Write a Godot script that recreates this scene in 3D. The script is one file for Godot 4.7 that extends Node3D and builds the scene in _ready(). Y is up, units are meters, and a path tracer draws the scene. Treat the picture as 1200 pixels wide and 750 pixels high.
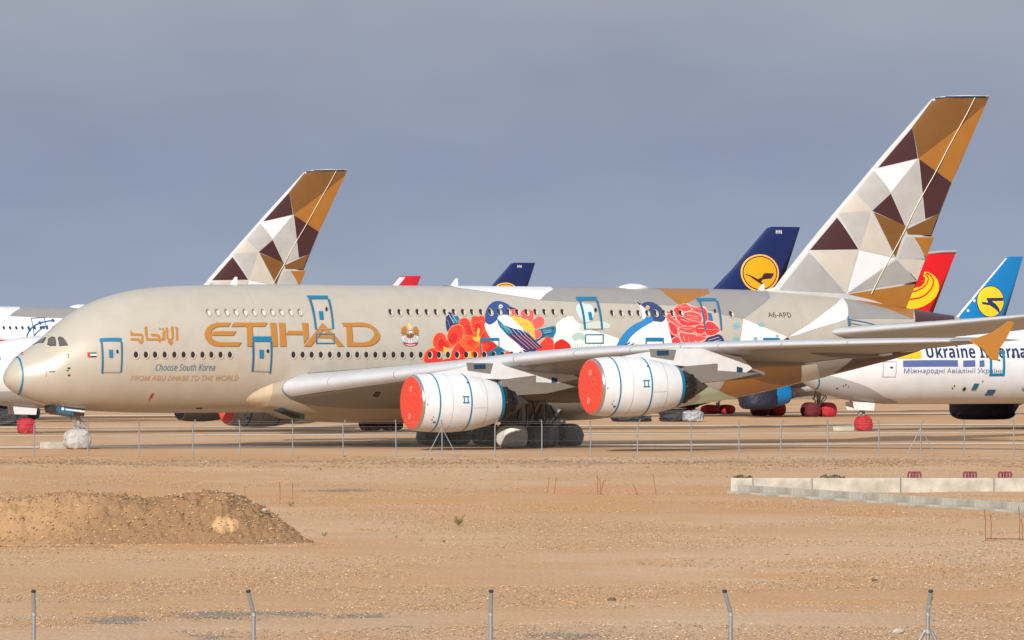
extends Node3D
# A stored double-deck airliner on a sandy airfield, with other parked jets behind it.
# Metres, y up. Every aircraft has its own axes: x aft from the nose, y up from the ground, z to its left wing.

const FUSELAGE = [
	[0,4.55,4.55,0,4.55],
	[0.1,4.95,4.2,0.44,4.56],
	[0.3,5.27,3.95,0.78,4.58],
	[0.7,5.78,3.64,1.18,4.62],
	[1.3,6.24,3.33,1.62,4.7],
	[2,6.68,3.05,2.02,4.82],
	[2.5,7,2.9,2.25,4.95],
	[3.1,7.52,2.76,2.48,5.1],
	[3.9,8.22,2.63,2.7,5.3],
	[5,8.96,2.52,2.98,5.5],
	[6,9.44,2.45,3.16,5.65],
	[7.2,9.86,2.39,3.31,5.8],
	[9,10.27,2.33,3.45,5.95],
	[11.3,10.5,2.3,3.54,6.05],
	[14,10.6,2.3,3.57,6.1],
	[18,10.66,2.3,3.57,6.1],
	[30,10.63,2.3,3.57,6.1],
	[42,10.58,2.3,3.57,6.1],
	[46,10.55,2.42,3.56,6.12],
	[50,10.52,2.75,3.5,6.25],
	[54,10.45,3.34,3.36,6.5],
	[58,10.25,4.18,3.07,6.8],
	[62,9.85,5.04,2.6,7.1],
	[66,9.3,6,1.95,7.45],
	[69,8.88,6.9,1.25,7.8],
	[70.3,8.7,7.35,0.8,8],
	[70.6,8.4,7.6,0.45,8.02],
]
# painted livery: [part, label, [[piece, colour, layer, smooth, [s, height, ...]], ...]], metres aft of the nose and above the ground
const LIVERY = [
	["crown_paint", "white, grey and gold paint fields along the crown", [
		["white_field","white",1,0,[29.41,11.83,31.71,10.45,34.04,10.13,35.77,9.9,37.11,9.7,37.81,10.11,38.61,10.4,39.64,11.79]],
		["grey_field","grey",1,0,[37.11,9.7,37.81,10.11,38.61,10.4,39.64,11.79,46.31,11.75,50.82,11.71,55.93,11.57,54.83,9.98,54,9.54,52.96,9.01,51.97,8.49,50.35,8.8,49.77,9,48.23,9.23,47.16,9.37,44.08,9.48,42.36,9.51,39.7,9.59]],
		["gold_field","gold",2,0,[46.49,11.75,52.01,11.69,50.22,10.17,49.07,9.88,48.04,9.51,47.41,9.38,47.14,9.65,46.79,10.08]],
	]],
	["rear_paint", "white, grey, gold and maroon triangles on the rear fuselage", [
		["white_field","white",1,0,[51.95,8.47,55.18,7.27,54.6,6.9,51.43,6.85]],
		["maroon_field","maroon",1,0,[55.2,7.25,55.41,7,54.75,6.98]],
		["white_field","white",1,1,[55.33,7.27,57.04,8.12,59.06,9.17,61.3,10.09,60.83,9.75,60.71,9.4,60.5,8.96,60.16,8.47,57.82,7.9]],
		["grey_field","grey",1,0,[61.51,10.14,62.55,9.61,64.1,9.21,65.9,8.51,60.27,8.49,60.65,9.19,60.93,9.72]],
		["gold_field","gold",2,0,[61.58,10.2,64.8,9.69,66.51,9.16,65.9,8.51,64.1,9.21,62.55,9.61]],
		["maroon_field","maroon",1,0,[66.54,9.14,68.87,8.93,70.43,8.71,69.51,8.29,65.96,8.27]],
		["mint_field","mint",1,0,[48.24,4.28,49.45,3.93,50.58,3.64,52.52,3.22,51.91,2.87,49.11,2.59,47.57,4.11]],
		["gold_field","gold",1,0,[50.51,3.64,50.63,4.56,52.01,4.69,56.55,4.06,52.49,3.23,51.49,3.34]],
		["bronze_field","bronze",1,0,[52.01,4.69,51.79,5.82,56.18,6.05,56.71,4.89,57.34,4.22,56.55,4.06]],
		["cream_field","cream",1,0,[56.18,6.05,57.3,6.05,58.33,4.89,59.48,4.46,57.45,4.18]],
		["grey_field","grey",1,0,[57.3,6.05,60.61,6.4,60.78,5.86,59.76,4.83,59.48,4.46]],
		["maroon_field","maroon",1,0,[59.8,4.8,60.78,5.86,64.46,6.28,67.19,6.4,67.37,6.32,62.84,5.35]],
	]],
	["airline_lettering", "large gold airline name in Latin capitals", [
		["letter_edge","brown",3,0,[14.36,8.1,13.41,8.1,12.95,7.98,12.6,7.7,12.45,7.37,12.49,7.06,12.7,6.79,13.02,6.62,13.41,6.58,14.77,6.58,14.99,6.84,13.5,6.84,13.15,6.93,12.93,7.12,12.87,7.37,13.03,7.67,13.3,7.81,13.64,7.85,14.16,7.85]],
		["letter","gold_letter",4,0,[14.33,8.13,13.38,8.13,12.92,8,12.58,7.73,12.42,7.4,12.46,7.09,12.67,6.82,12.99,6.65,13.38,6.61,14.73,6.61,14.95,6.87,13.47,6.87,13.12,6.96,12.9,7.15,12.84,7.4,13,7.7,13.27,7.84,13.62,7.88,14.13,7.88]],
		["letter_edge","brown",3,0,[13.11,7.54,14.68,7.55,14.44,7.28,12.92,7.28]],
		["letter","gold_letter",4,0,[13.08,7.57,14.65,7.58,14.41,7.31,12.89,7.31]],
		["letter_edge","brown",3,0,[14.6,8.1,16.93,8.11,16.72,7.86,15.84,7.86,15.78,6.58,15.36,6.58,15.44,7.86,14.36,7.84]],
		["letter","gold_letter",4,0,[14.57,8.13,16.9,8.14,16.69,7.89,15.81,7.89,15.75,6.61,15.33,6.61,15.41,7.89,14.33,7.87]],
		["letter_edge","brown",3,0,[17.11,8.1,17.54,8.1,17.49,6.58,17.07,6.58]],
		["letter","gold_letter",4,0,[17.09,8.12,17.51,8.13,17.45,6.61,17.04,6.61]],
		["letter_edge","brown",3,0,[17.73,8.1,18.18,8.1,18.12,7.35,18.13,6.58,17.69,6.58]],
		["letter","gold_letter",4,0,[17.7,8.13,18.15,8.13,18.09,7.38,18.1,6.61,17.65,6.61]],
		["letter_edge","brown",3,0,[18.32,7.58,19.31,7.58,19.3,7.33,18.14,7.33]],
		["letter","gold_letter",4,0,[18.3,7.61,19.28,7.61,19.28,7.36,18.11,7.36]],
		["letter_edge","brown",3,0,[19.37,8.1,19.81,8.1,19.73,7.16,19.37,6.76]],
		["letter","gold_letter",4,0,[19.34,8.13,19.78,8.13,19.7,7.19,19.34,6.79]],
		["letter_edge","brown",3,0,[19.36,6.58,20.85,8.1,22.25,6.58,21.78,6.58,20.82,7.63,19.86,6.58]],
		["letter","gold_letter",4,0,[19.33,6.61,20.82,8.13,22.22,6.61,21.75,6.61,20.79,7.66,19.83,6.61]],
		["letter_edge","brown",3,0,[20.59,7.31,21.24,7.31,21.4,7.13,20.44,7.13]],
		["letter","gold_letter",4,0,[20.56,7.33,21.21,7.34,21.37,7.16,20.41,7.16]],
		["letter_edge","brown",3,0,[22.22,8.11,23.75,8.13,24.22,8.03,24.63,7.76,24.85,7.36,24.79,7.07,24.53,6.8,24.12,6.62,23.67,6.58,22.85,6.58,22.85,6.83,23.6,6.84,24.01,6.91,24.31,7.13,24.44,7.36,24.39,7.62,24.15,7.82,23.71,7.88,22.31,7.89]],
		["letter","gold_letter",4,0,[22.19,8.14,23.72,8.16,24.19,8.06,24.6,7.79,24.82,7.39,24.76,7.1,24.5,6.83,24.09,6.65,23.64,6.61,22.82,6.61,22.82,6.86,23.57,6.86,23.98,6.94,24.28,7.16,24.41,7.38,24.36,7.64,24.12,7.84,23.68,7.91,22.28,7.91]],
		["letter_edge","brown",3,0,[22.48,7.86,22.89,7.86,22.84,6.58,22.42,6.58]],
		["letter","gold_letter",4,0,[22.46,7.89,22.86,7.89,22.81,6.61,22.39,6.61]],
	]],
	["arabic_lettering", "gold airline name in Arabic script", [
		["letter","gold_letter",3,0,[7.45,7.61,7.6,7.46,7.6,7.41,8.15,7.41,8.24,7.34,8.22,6.91,8.16,6.81,8.04,6.78,7.92,6.84,7.89,6.98,7.4,6.99,7.41,7.1,7.94,7.1,8.01,7,8,6.9,8.09,6.9,8.13,7.29,7.44,7.29]],
		["letter","gold_letter",3,0,[8.41,7.81,8.56,7.88,8.56,7.61,8.52,7.1,9.22,7.09,9.26,7.16,9.2,7.26,8.83,7.26,8.74,7.38,9.21,7.38,9.34,7.29,9.39,7.13,9.52,7.09,9.58,7.54,9.74,7.61,9.68,7,9.38,6.99,9.33,6.84,9.25,6.92,9.21,6.99,8.44,6.99,8.39,7.35]],
		["letter","gold_letter",3,0,[9.34,7.77,9.46,7.77,9.44,7.64,9.38,7.67]],
		["letter","gold_letter",3,0,[9.54,7.72,9.65,7.77,9.68,7.69,9.58,7.64]],
		["letter","gold_letter",3,0,[9.82,7.82,9.96,7.74,9.89,7.16,10.05,7.03,10.18,7.16,10.17,7.8,10.33,7.88,10.29,7.19,10.15,6.97,10.22,6.83,10.05,6.68,9.87,6.87,9.95,6.97,9.82,7.11]],
		["letter","gold_letter",3,0,[10.45,7.85,10.66,7.77,10.61,7.64,10.56,7.03,10.45,6.99,10.51,7.67]],
	]],
	["painted_flag", "small red, green, white and black flag beside the front door", [
		["green_band","flag_green",3,0,[4.75,6.22,5.14,6.22,5.14,6.11,4.75,6.11]],
		["white_band","white",3,0,[4.75,6.11,5.14,6.11,5.13,6,4.74,6]],
		["black_band","black",3,0,[4.74,6,5.13,6,5.13,5.9,4.74,5.9]],
		["red_band","flag_red",3,0,[4.58,6.22,4.75,6.22,4.74,5.9,4.56,5.9]],
	]],
	["falcon_emblem", "gold and grey falcon crest with a red scroll", [
		["tail","pale_grey",3,0,[26.4,7.3,26.67,7.24,26.98,7.19,27.3,7.24,27.59,7.3,27.57,7.09,27.47,6.88,26.95,6.78,26.44,6.88,26.35,7.09]],
		["tail_feather","feather_grey",3.5,0,[26.64,7.23,26.39,6.85,26.42,6.83,26.68,7.21]],
		["tail_feather","feather_grey",3.5,0,[26.76,7.23,26.53,6.85,26.57,6.83,26.8,7.21]],
		["tail_feather","feather_grey",3.5,0,[26.84,7.22,26.7,6.85,26.74,6.83,26.89,7.21]],
		["tail_feather","feather_grey",3.5,0,[26.96,7.22,26.93,6.84,26.97,6.84,27,7.22]],
		["tail_feather","feather_grey",3.5,0,[27.07,7.21,27.16,6.83,27.2,6.85,27.12,7.22]],
		["tail_feather","feather_grey",3.5,0,[27.16,7.21,27.3,6.83,27.35,6.85,27.2,7.23]],
		["tail_feather","feather_grey",3.5,0,[27.3,7.21,27.5,6.83,27.55,6.85,27.35,7.23]],
		["left_wing","gold_letter",4,0,[26.33,7.48,26.39,7.74,26.58,7.93,26.76,7.95,26.79,7.79,26.89,7.66,26.71,7.43,26.38,7.44]],
		["right_wing","gold_letter",4,0,[27.64,7.48,27.64,7.71,27.53,7.91,27.35,7.91,27.28,7.78,27.17,7.66,27.26,7.43,27.6,7.43]],
		["head","pale_gold",4.5,0,[26.92,8.13,27.06,8.12,27.15,7.92,27.22,7.82,27.04,7.71,26.91,7.82]],
		["wing_feather","brown",4.5,0,[26.39,7.42,26.7,7.51,26.69,7.55,26.38,7.46]],
		["wing_feather","brown",4.5,0,[26.38,7.3,26.69,7.42,26.68,7.46,26.37,7.34]],
		["wing_feather","brown",4.5,0,[26.44,7.61,26.72,7.67,26.72,7.71,26.44,7.65]],
		["wing_feather","brown",4.5,0,[27.63,7.43,27.33,7.55,27.3,7.51,27.61,7.39]],
		["wing_feather","brown",4.5,0,[27.62,7.32,27.31,7.45,27.29,7.41,27.59,7.28]],
		["wing_feather","brown",4.5,0,[27.61,7.66,27.33,7.71,27.31,7.67,27.59,7.62]],
		["breast","bronze",4,0,[26.7,7.43,27.26,7.43,27.21,7.22,26.97,7.11,26.72,7.22]],
		["roundel","white",5,0,[27.17,7.56,27.13,7.48,27.06,7.42,26.97,7.39,26.88,7.42,26.82,7.48,26.81,7.56,26.84,7.64,26.92,7.7,27.01,7.72,27.09,7.7,27.15,7.64]],
		["roundel_stripe","flag_red",6,0,[26.81,7.56,26.92,7.69,26.89,7.43]],
		["roundel_stripe","black",6,0,[26.89,7.48,27.13,7.48,27,7.4]],
		["roundel_stripe","flag_green",6,0,[26.92,7.67,27.09,7.69,27.15,7.62,26.91,7.62]],
		["scroll","scroll",4,0,[26.43,6.85,26.55,6.88,26.95,6.8,27.38,6.88,27.53,6.85,27.43,6.71,27.23,6.63,26.94,6.61,26.65,6.64,26.5,6.72]],
		["scroll_face","pale_pink",5,0,[26.6,6.76,26.94,6.72,27.32,6.76,27.26,6.69,26.94,6.66,26.66,6.7]],
	]],
	["painted_flower", "large red and orange hibiscus painted ahead of the first bird", [
		["petal_edge","orange",2,1,[27.91,5.96,28.08,6.29,28.42,6.49,28.75,6.49,28.97,6.23,29.23,5.96,29.24,5.59,28.02,5.52]],
		["petal","red",2.2,1,[27.95,5.96,28.11,6.28,28.43,6.47,28.74,6.47,28.95,6.22,29.19,5.96,29.2,5.61,28.05,5.55]],
		["petal_shade","red_deep",2.35,1,[28.44,6.08,28.52,6.23,28.68,6.33,28.84,6.33,28.94,6.2,29.06,6.08,29.07,5.9,28.49,5.87]],
		["petal_edge","orange",2.5,1,[28.54,6.85,28.81,7.39,29.16,7.54,29.45,7.42,29.6,7.12,29.95,6.72,29.98,6.55,29.49,6.45,29.19,6.24,28.82,6.31]],
		["petal","red",2.7,1,[28.58,6.85,28.84,7.36,29.17,7.5,29.44,7.39,29.58,7.1,29.91,6.72,29.94,6.57,29.48,6.47,29.19,6.28,28.84,6.34]],
		["petal_shade","red_deep",2.85,1,[28.96,6.74,29.08,6.99,29.24,7.06,29.38,7.01,29.46,6.87,29.62,6.68,29.64,6.6,29.41,6.55,29.26,6.46,29.09,6.49]],
		["petal_edge","orange",3,1,[30.68,8.34,30.94,8.48,31.28,8.48,31.5,8.14,31.7,7.47,31.63,7.2,31.08,7.26,30.84,7.46,30.79,7.9,30.63,8.07]],
		["petal","red",3.2,1,[30.71,8.31,30.95,8.44,31.26,8.44,31.48,8.13,31.66,7.49,31.6,7.23,31.08,7.3,30.85,7.49,30.81,7.9,30.66,8.06]],
		["petal_shade","red_deep",3.35,1,[31.03,7.91,31.15,7.98,31.31,7.98,31.42,7.82,31.52,7.5,31.49,7.37,31.23,7.4,31.12,7.5,31.09,7.71,31.01,7.79]],
		["petal_edge","orange",3.5,1,[31.58,8.4,31.78,8.62,32.15,8.59,32.47,8.67,32.61,8.47,32.53,7.79,32.07,7.25,31.76,7.12,31.52,7.66,31.47,8.06]],
		["petal","red",3.7,1,[31.6,8.38,31.79,8.59,32.14,8.56,32.44,8.64,32.57,8.45,32.5,7.81,32.07,7.3,31.77,7.17,31.55,7.68,31.5,8.06]],
		["petal_shade","red_deep",3.85,1,[31.73,8,31.82,8.1,31.99,8.09,32.14,8.13,32.21,8.03,32.18,7.71,31.97,7.46,31.82,7.39,31.71,7.65,31.68,7.84]],
		["petal_edge","orange",4,1,[29.64,7.29,29.83,7.7,30.17,7.97,30.56,8.05,30.84,7.93,30.94,7.63,30.78,7.16,30.57,6.89,30.11,6.69,29.92,6.59,29.68,6.96]],
		["petal","red",4.2,1,[29.67,7.29,29.86,7.68,30.18,7.93,30.54,8.01,30.81,7.9,30.9,7.61,30.75,7.17,30.55,6.91,30.12,6.72,29.94,6.63,29.71,6.98]],
		["petal_shade","red_deep",4.35,1,[29.77,7.1,29.86,7.29,30.01,7.42,30.19,7.46,30.33,7.4,30.38,7.26,30.31,7.04,30.21,6.91,30,6.82,29.91,6.77,29.79,6.94]],
		["petal_edge","orange",4.5,1,[32,6.95,32.9,6.95,33.29,6.58,32.87,6.27,32.57,5.94,31.9,5.77]],
		["petal","red_deep",4.7,1,[32.03,6.92,32.88,6.92,33.25,6.57,32.85,6.28,32.57,5.96,31.94,5.8]],
		["petal_shade","red",4.85,1,[32.12,6.8,32.55,6.8,32.73,6.63,32.53,6.48,32.39,6.32,32.07,6.25]],
		["petal_edge","orange",5,1,[32.47,7.7,32.65,7.36,32.79,7.15,32.03,7.15]],
		["petal","red",5.2,1,[32.47,7.68,32.64,7.36,32.77,7.16,32.05,7.16]],
		["petal_shade","red_deep",5.35,1,[32.31,7.45,32.4,7.29,32.47,7.18,32.11,7.18]],
		["petal_edge","orange",5.5,1,[30.77,5.61,31.28,6.28,31.74,6.62,32.05,6.89,32.18,6.48,32.03,5.81]],
		["petal","orange_red",5.7,1,[30.82,5.64,31.3,6.28,31.73,6.6,32.03,6.85,32.15,6.47,32.01,5.84]],
		["petal_shade","red",5.85,1,[31.25,6.13,31.5,6.45,31.72,6.61,31.86,6.73,31.93,6.54,31.85,6.23]],
		["petal_edge","orange",6,1,[29.06,5.54,29.78,5.95,30.01,6.49,30.48,6.92,30.93,6.89,31.05,6.49,31.35,6.22,31.28,5.75,30.61,5.64]],
		["petal","red",6.2,1,[29.14,5.58,29.82,5.96,30.04,6.47,30.48,6.88,30.9,6.85,31.02,6.47,31.3,6.22,31.23,5.77,30.61,5.68]],
		["petal_shade","red_deep",6.35,1,[30.08,6.08,30.43,6.27,30.54,6.52,30.76,6.73,30.97,6.71,31.03,6.52,31.17,6.4,31.13,6.17,30.81,6.13]],
		["petal_edge","orange",6.5,1,[30.6,7.06,31.14,7.33,31.73,7.19,32.01,6.99,31.68,6.45,31.31,6.25,30.86,6.45,30.51,6.85]],
		["petal","orange_red",6.7,1,[30.63,7.04,31.15,7.3,31.7,7.17,31.97,6.98,31.66,6.47,31.3,6.28,30.88,6.47,30.55,6.85]],
		["petal_shade","red",6.85,1,[31.05,6.98,31.3,7.11,31.58,7.04,31.71,6.95,31.56,6.69,31.38,6.6,31.17,6.69,31,6.88]],
		["stamen","yellow",8,1,[31.77,7.17,31.86,7.62,31.99,7.81,32.08,7.71,31.96,7.3,32.04,7.04,31.68,6.98]],
		["stamen","yellow",8,1,[29.31,6.6,29.62,6.47,29.75,6.22,29.54,6.03,29.4,6.28]],
		["stamen","yellow",8,1,[31.16,6.22,31.34,6.28,31.3,5.96,31.51,5.9,30.95,5.84]],
		["stamen","yellow",8,1,[31.49,7.17,31.77,7.14,32,6.98,31.75,6.92,31.55,7.04]],
		["petal_vein","red_deep",7.5,0,[31.7,7.12,30.87,7.31,30.86,7.28,31.69,7.09]],
		["petal_vein","red_deep",7.5,0,[31.61,6.99,31.03,6.74,31.04,6.71,31.62,6.97]],
		["petal_vein","red_deep",7.5,0,[31.7,6.92,31.44,6.54,31.46,6.53,31.73,6.91]],
		["petal_vein","red_deep",7.5,0,[30.66,7.94,30.18,6.85,30.21,6.85,30.68,7.93]],
		["petal_vein","red_deep",7.5,0,[29.1,7.35,29.32,6.47,29.35,6.47,29.13,7.36]],
		["petal_vein","red_deep",7.5,0,[31.16,8.37,31.49,7.36,31.52,7.37,31.19,8.38]],
		["petal_vein","red_deep",7.5,0,[32.11,8.51,31.92,7.87,31.94,7.87,32.14,8.51]],
		["petal_vein","red_deep",7.5,0,[30.32,6.72,30.8,5.96,30.82,5.97,30.34,6.73]],
		["petal_vein","red_deep",7.5,0,[28.2,6.21,28.7,5.7,28.72,5.72,28.22,6.22]],
		["leaf","navy",1.5,1,[29.82,8.6,29.95,8.82,30.23,8.82,30.7,8.44,30.59,8.06,30.12,7.99,29.77,7.58,29.67,7.8,29.69,8.25]],
		["leaf_blade","teal",1.75,1,[30.23,8.66,30.49,8.73,30.73,8.41,30.56,8.09,30.32,8.15,30.24,8.44]],
		["leaf_vein","pale_grey",2,0,[29.99,8.75,30.26,8.11,30.3,8.13,30.02,8.77]],
		["leaf_vein","pale_grey",2,0,[30.23,8.72,30.49,8.18,30.52,8.19,30.26,8.73]],
		["leaf_vein","pale_blue",2,0,[29.83,8.37,29.94,7.8,29.96,7.81,29.85,8.38]],
		["leaf","teal",8,1,[32.53,6.14,33,6.47,33.36,6.6,33.74,6.38,33.63,6.06,33.14,5.96,32.68,5.96]],
		["leaf_vein","white",8.5,0,[32.65,6.1,33.07,6.2,33.06,6.24,32.63,6.14]],
		["leaf_vein","navy",8.5,0,[32.85,6.26,33.56,6.33,33.56,6.36,32.85,6.3]],
	]],
	["painted_flower", "pink peony with yellow stamens painted behind the first bird", [
		["petal_edge","pale_pink",2,1,[34.44,8.78,34.68,9.04,35.03,9.08,35.24,8.93,35.25,8.7,35.05,8.49,34.61,8.55]],
		["petal","pink_red",2.25,1,[34.46,8.78,34.69,9.03,35.02,9.07,35.23,8.93,35.24,8.7,35.05,8.5,34.62,8.56]],
		["petal_edge","pale_pink",2.5,1,[35.29,8.79,35.49,9.02,35.78,9.11,36.22,9.03,36.28,8.76,36.1,8.35,35.8,8.17,35.32,8.4]],
		["petal","pink_red",2.75,1,[35.31,8.79,35.5,9,35.78,9.09,36.2,9.01,36.26,8.76,36.08,8.36,35.79,8.19,35.34,8.42]],
		["petal_edge","pale_pink",3,1,[35.93,8.19,36.37,8.54,36.78,8.61,36.98,8.37,36.82,8.02,36.35,7.77,35.96,7.81]],
		["petal","pink_red",3.25,1,[35.95,8.19,36.37,8.52,36.77,8.59,36.95,8.37,36.8,8.03,36.35,7.79,35.98,7.83]],
		["petal_edge","pale_pink",3.5,1,[36.06,7.64,36.4,7.71,36.61,7.46,36.4,7.15,36.01,7.15]],
		["petal","pink_red",3.75,1,[36.07,7.63,36.4,7.7,36.6,7.46,36.4,7.17,36.02,7.17]],
		["stamens","yellow",5,1,[34.5,8.57,34.88,8.6,35.35,8.45,35.7,8.36,36.02,8.08,36.09,7.63,36.03,7.09,35.68,7.52,35.1,7.85,34.69,8.3]],
		["stamen_dot","orange",5.5,0,[35.3,7.78,35.27,7.74,35.22,7.74,35.2,7.78,35.23,7.82,35.28,7.82]],
		["stamen_dot","pale_gold",5.5,0,[35.85,7.61,35.82,7.57,35.78,7.57,35.76,7.61,35.79,7.64,35.83,7.64]],
		["stamen_dot","orange",5.5,0,[35.64,8,35.61,7.96,35.56,7.96,35.54,8,35.57,8.04,35.62,8.04]],
		["stamen_dot","yellow_pale",5.5,0,[34.56,8.48,34.53,8.45,34.49,8.45,34.47,8.48,34.5,8.52,34.55,8.52]],
		["stamen_dot","orange",5.5,0,[34.93,7.96,34.91,7.93,34.87,7.93,34.86,7.96,34.88,7.99,34.92,7.99]],
		["stamen_dot","pale_gold",5.5,0,[35.31,7.79,35.28,7.76,35.24,7.76,35.23,7.79,35.25,7.82,35.29,7.82]],
		["stamen_dot","orange",5.5,0,[35.23,8.06,35.19,8.02,35.13,8.02,35.11,8.06,35.15,8.11,35.21,8.11]],
		["stamen_dot","yellow_pale",5.5,0,[35.21,8.22,35.17,8.18,35.12,8.18,35.11,8.22,35.14,8.26,35.19,8.26]],
		["stamen_dot","orange",5.5,0,[35.15,8.34,35.12,8.3,35.07,8.3,35.06,8.34,35.09,8.38,35.13,8.38]],
		["stamen_dot","pale_gold",5.5,0,[35.06,8.51,35.02,8.46,34.96,8.46,34.94,8.51,34.99,8.55,35.04,8.55]],
		["stamen_dot","orange",5.5,0,[35.4,8.03,35.37,8,35.32,8,35.31,8.03,35.34,8.07,35.38,8.07]],
		["stamen_dot","yellow_pale",5.5,0,[34.98,8.53,34.95,8.5,34.92,8.5,34.91,8.53,34.93,8.55,34.96,8.55]],
		["stamen_dot","orange",5.5,0,[35.45,8.14,35.41,8.09,35.35,8.09,35.34,8.14,35.37,8.18,35.43,8.18]],
		["stamen_dot","pale_gold",5.5,0,[35.5,7.57,35.47,7.53,35.41,7.53,35.39,7.57,35.42,7.61,35.48,7.61]],
		["stamen_dot","orange",5.5,0,[34.95,8.05,34.92,8.01,34.88,8.01,34.86,8.05,34.89,8.08,34.94,8.08]],
		["stamen_dot","yellow_pale",5.5,0,[34.85,8.65,34.81,8.61,34.76,8.61,34.75,8.65,34.78,8.69,34.83,8.69]],
		["stamen_dot","orange",5.5,0,[35.83,7.85,35.81,7.82,35.78,7.82,35.76,7.85,35.78,7.87,35.82,7.87]],
		["stamen_dot","pale_gold",5.5,0,[34.73,8.54,34.71,8.51,34.67,8.51,34.66,8.54,34.69,8.56,34.72,8.56]],
		["stamen_dot","orange",5.5,0,[34.74,8.38,34.7,8.33,34.64,8.33,34.62,8.38,34.66,8.42,34.72,8.42]],
		["stamen_dot","yellow_pale",5.5,0,[35.71,7.74,35.68,7.71,35.64,7.71,35.63,7.74,35.65,7.77,35.69,7.77]],
		["stamen_dot","orange",5.5,0,[35.96,7.46,35.93,7.42,35.88,7.42,35.87,7.46,35.89,7.49,35.94,7.49]],
		["stamen_dot","pale_gold",5.5,0,[35.86,7.46,35.83,7.42,35.77,7.42,35.74,7.46,35.78,7.51,35.84,7.51]],
		["stamen_dot","orange",5.5,0,[35.62,8.15,35.6,8.12,35.56,8.12,35.55,8.15,35.57,8.18,35.61,8.18]],
		["stamen_dot","yellow_pale",5.5,0,[34.98,8.23,34.94,8.18,34.87,8.18,34.85,8.23,34.89,8.28,34.96,8.28]],
		["stamen_dot","orange",5.5,0,[35.76,7.62,35.73,7.59,35.68,7.59,35.66,7.62,35.69,7.66,35.74,7.66]],
		["stamen_dot","pale_gold",5.5,0,[35.9,7.35,35.88,7.31,35.83,7.31,35.81,7.35,35.84,7.38,35.88,7.38]],
		["stamen_dot","orange",5.5,0,[34.94,8.18,34.91,8.16,34.88,8.16,34.86,8.18,34.89,8.21,34.92,8.21]],
		["stamen_dot","yellow_pale",5.5,0,[35.24,7.89,35.21,7.85,35.17,7.85,35.15,7.89,35.18,7.92,35.22,7.92]],
		["stamen_dot","orange",5.5,0,[35.05,8.22,35.02,8.18,34.97,8.18,34.96,8.22,34.99,8.25,35.03,8.25]],
		["stamen_dot","pale_gold",5.5,0,[34.76,8.4,34.72,8.36,34.66,8.36,34.64,8.4,34.68,8.45,34.74,8.45]],
		["stamen_dot","orange",5.5,0,[35,8.52,34.96,8.47,34.9,8.47,34.88,8.52,34.93,8.57,34.99,8.57]],
		["stamen_dot","yellow_pale",5.5,0,[35.21,8.29,35.18,8.26,35.14,8.26,35.13,8.29,35.16,8.32,35.19,8.32]],
		["stamen_dot","orange",5.5,0,[35.62,7.67,35.59,7.64,35.55,7.64,35.53,7.67,35.56,7.71,35.6,7.71]],
		["stamen_dot","pale_gold",5.5,0,[35.63,7.87,35.6,7.84,35.56,7.84,35.54,7.87,35.57,7.91,35.62,7.91]],
		["stamen_dot","orange",5.5,0,[35.78,7.69,35.75,7.66,35.71,7.66,35.7,7.69,35.72,7.72,35.76,7.72]],
		["stamen_dot","yellow_pale",5.5,0,[35.67,7.68,35.63,7.63,35.57,7.63,35.55,7.68,35.59,7.72,35.65,7.72]],
		["stamen_dot","orange",5.5,0,[35.86,7.63,35.83,7.59,35.77,7.59,35.75,7.63,35.78,7.68,35.84,7.68]],
		["stamen_dot","pale_gold",5.5,0,[35.75,7.78,35.73,7.74,35.68,7.74,35.66,7.78,35.69,7.81,35.74,7.81]],
		["stamen_dot","orange",5.5,0,[35.49,7.91,35.46,7.88,35.42,7.88,35.41,7.91,35.43,7.94,35.47,7.94]],
		["stamen_dot","yellow_pale",5.5,0,[35.93,7.35,35.89,7.31,35.83,7.31,35.8,7.35,35.84,7.4,35.9,7.4]],
		["stamen_dot","orange",5.5,0,[35.66,8.06,35.64,8.03,35.6,8.03,35.59,8.06,35.61,8.09,35.65,8.09]],
		["stamen_dot","pale_gold",5.5,0,[36.09,7.52,36.07,7.5,36.04,7.5,36.03,7.52,36.05,7.55,36.08,7.55]],
		["stamen_dot","orange",5.5,0,[35.23,8.02,35.21,7.99,35.18,7.99,35.17,8.02,35.19,8.05,35.22,8.05]],
		["stamen_dot","yellow_pale",5.5,0,[35.46,8.36,35.43,8.32,35.38,8.32,35.36,8.36,35.4,8.4,35.45,8.4]],
		["stamen_dot","orange",5.5,0,[35.63,8.08,35.61,8.05,35.57,8.05,35.56,8.08,35.58,8.11,35.62,8.11]],
		["stamen_dot","pale_gold",5.5,0,[34.97,8.18,34.95,8.15,34.91,8.15,34.9,8.18,34.92,8.21,34.96,8.21]],
		["leaf","teal",1.5,1,[36.27,7.69,36.73,7.8,37.69,7.94,37.44,7.24,36.65,7.21,36.19,6.92,36.11,7.06,36.59,7.46]],
		["leaf_vein","navy",1.75,0,[36.51,7.53,37.55,7.76,37.54,7.84,36.5,7.61]],
		["leaf_vein","navy",1.75,0,[36.61,7.36,37.44,7.45,37.44,7.53,36.61,7.44]],
		["leaf_vein","navy",1.75,0,[36.28,6.98,36.82,7.32,36.77,7.38,36.23,7.04]],
		["leaf_vein","teal_pale",2,0,[36.7,7.61,37.35,7.69,37.35,7.74,36.7,7.65]],
		["leaf_vein","teal_pale",2,0,[36.75,7.47,37.33,7.55,37.32,7.6,36.75,7.51]],
		["petal","red",5,1,[36.16,6.16,36.37,6.78,36.7,7.07,36.85,7.25,37.22,7.16,37.41,6.9,37.44,6.45,37.36,6.22]],
		["petal","red_deep",4.75,1,[37.35,6.16,37.47,6.78,37.77,7.01,38.09,7.09,38.51,6.84,38.65,6.62,38.62,6.16]],
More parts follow.
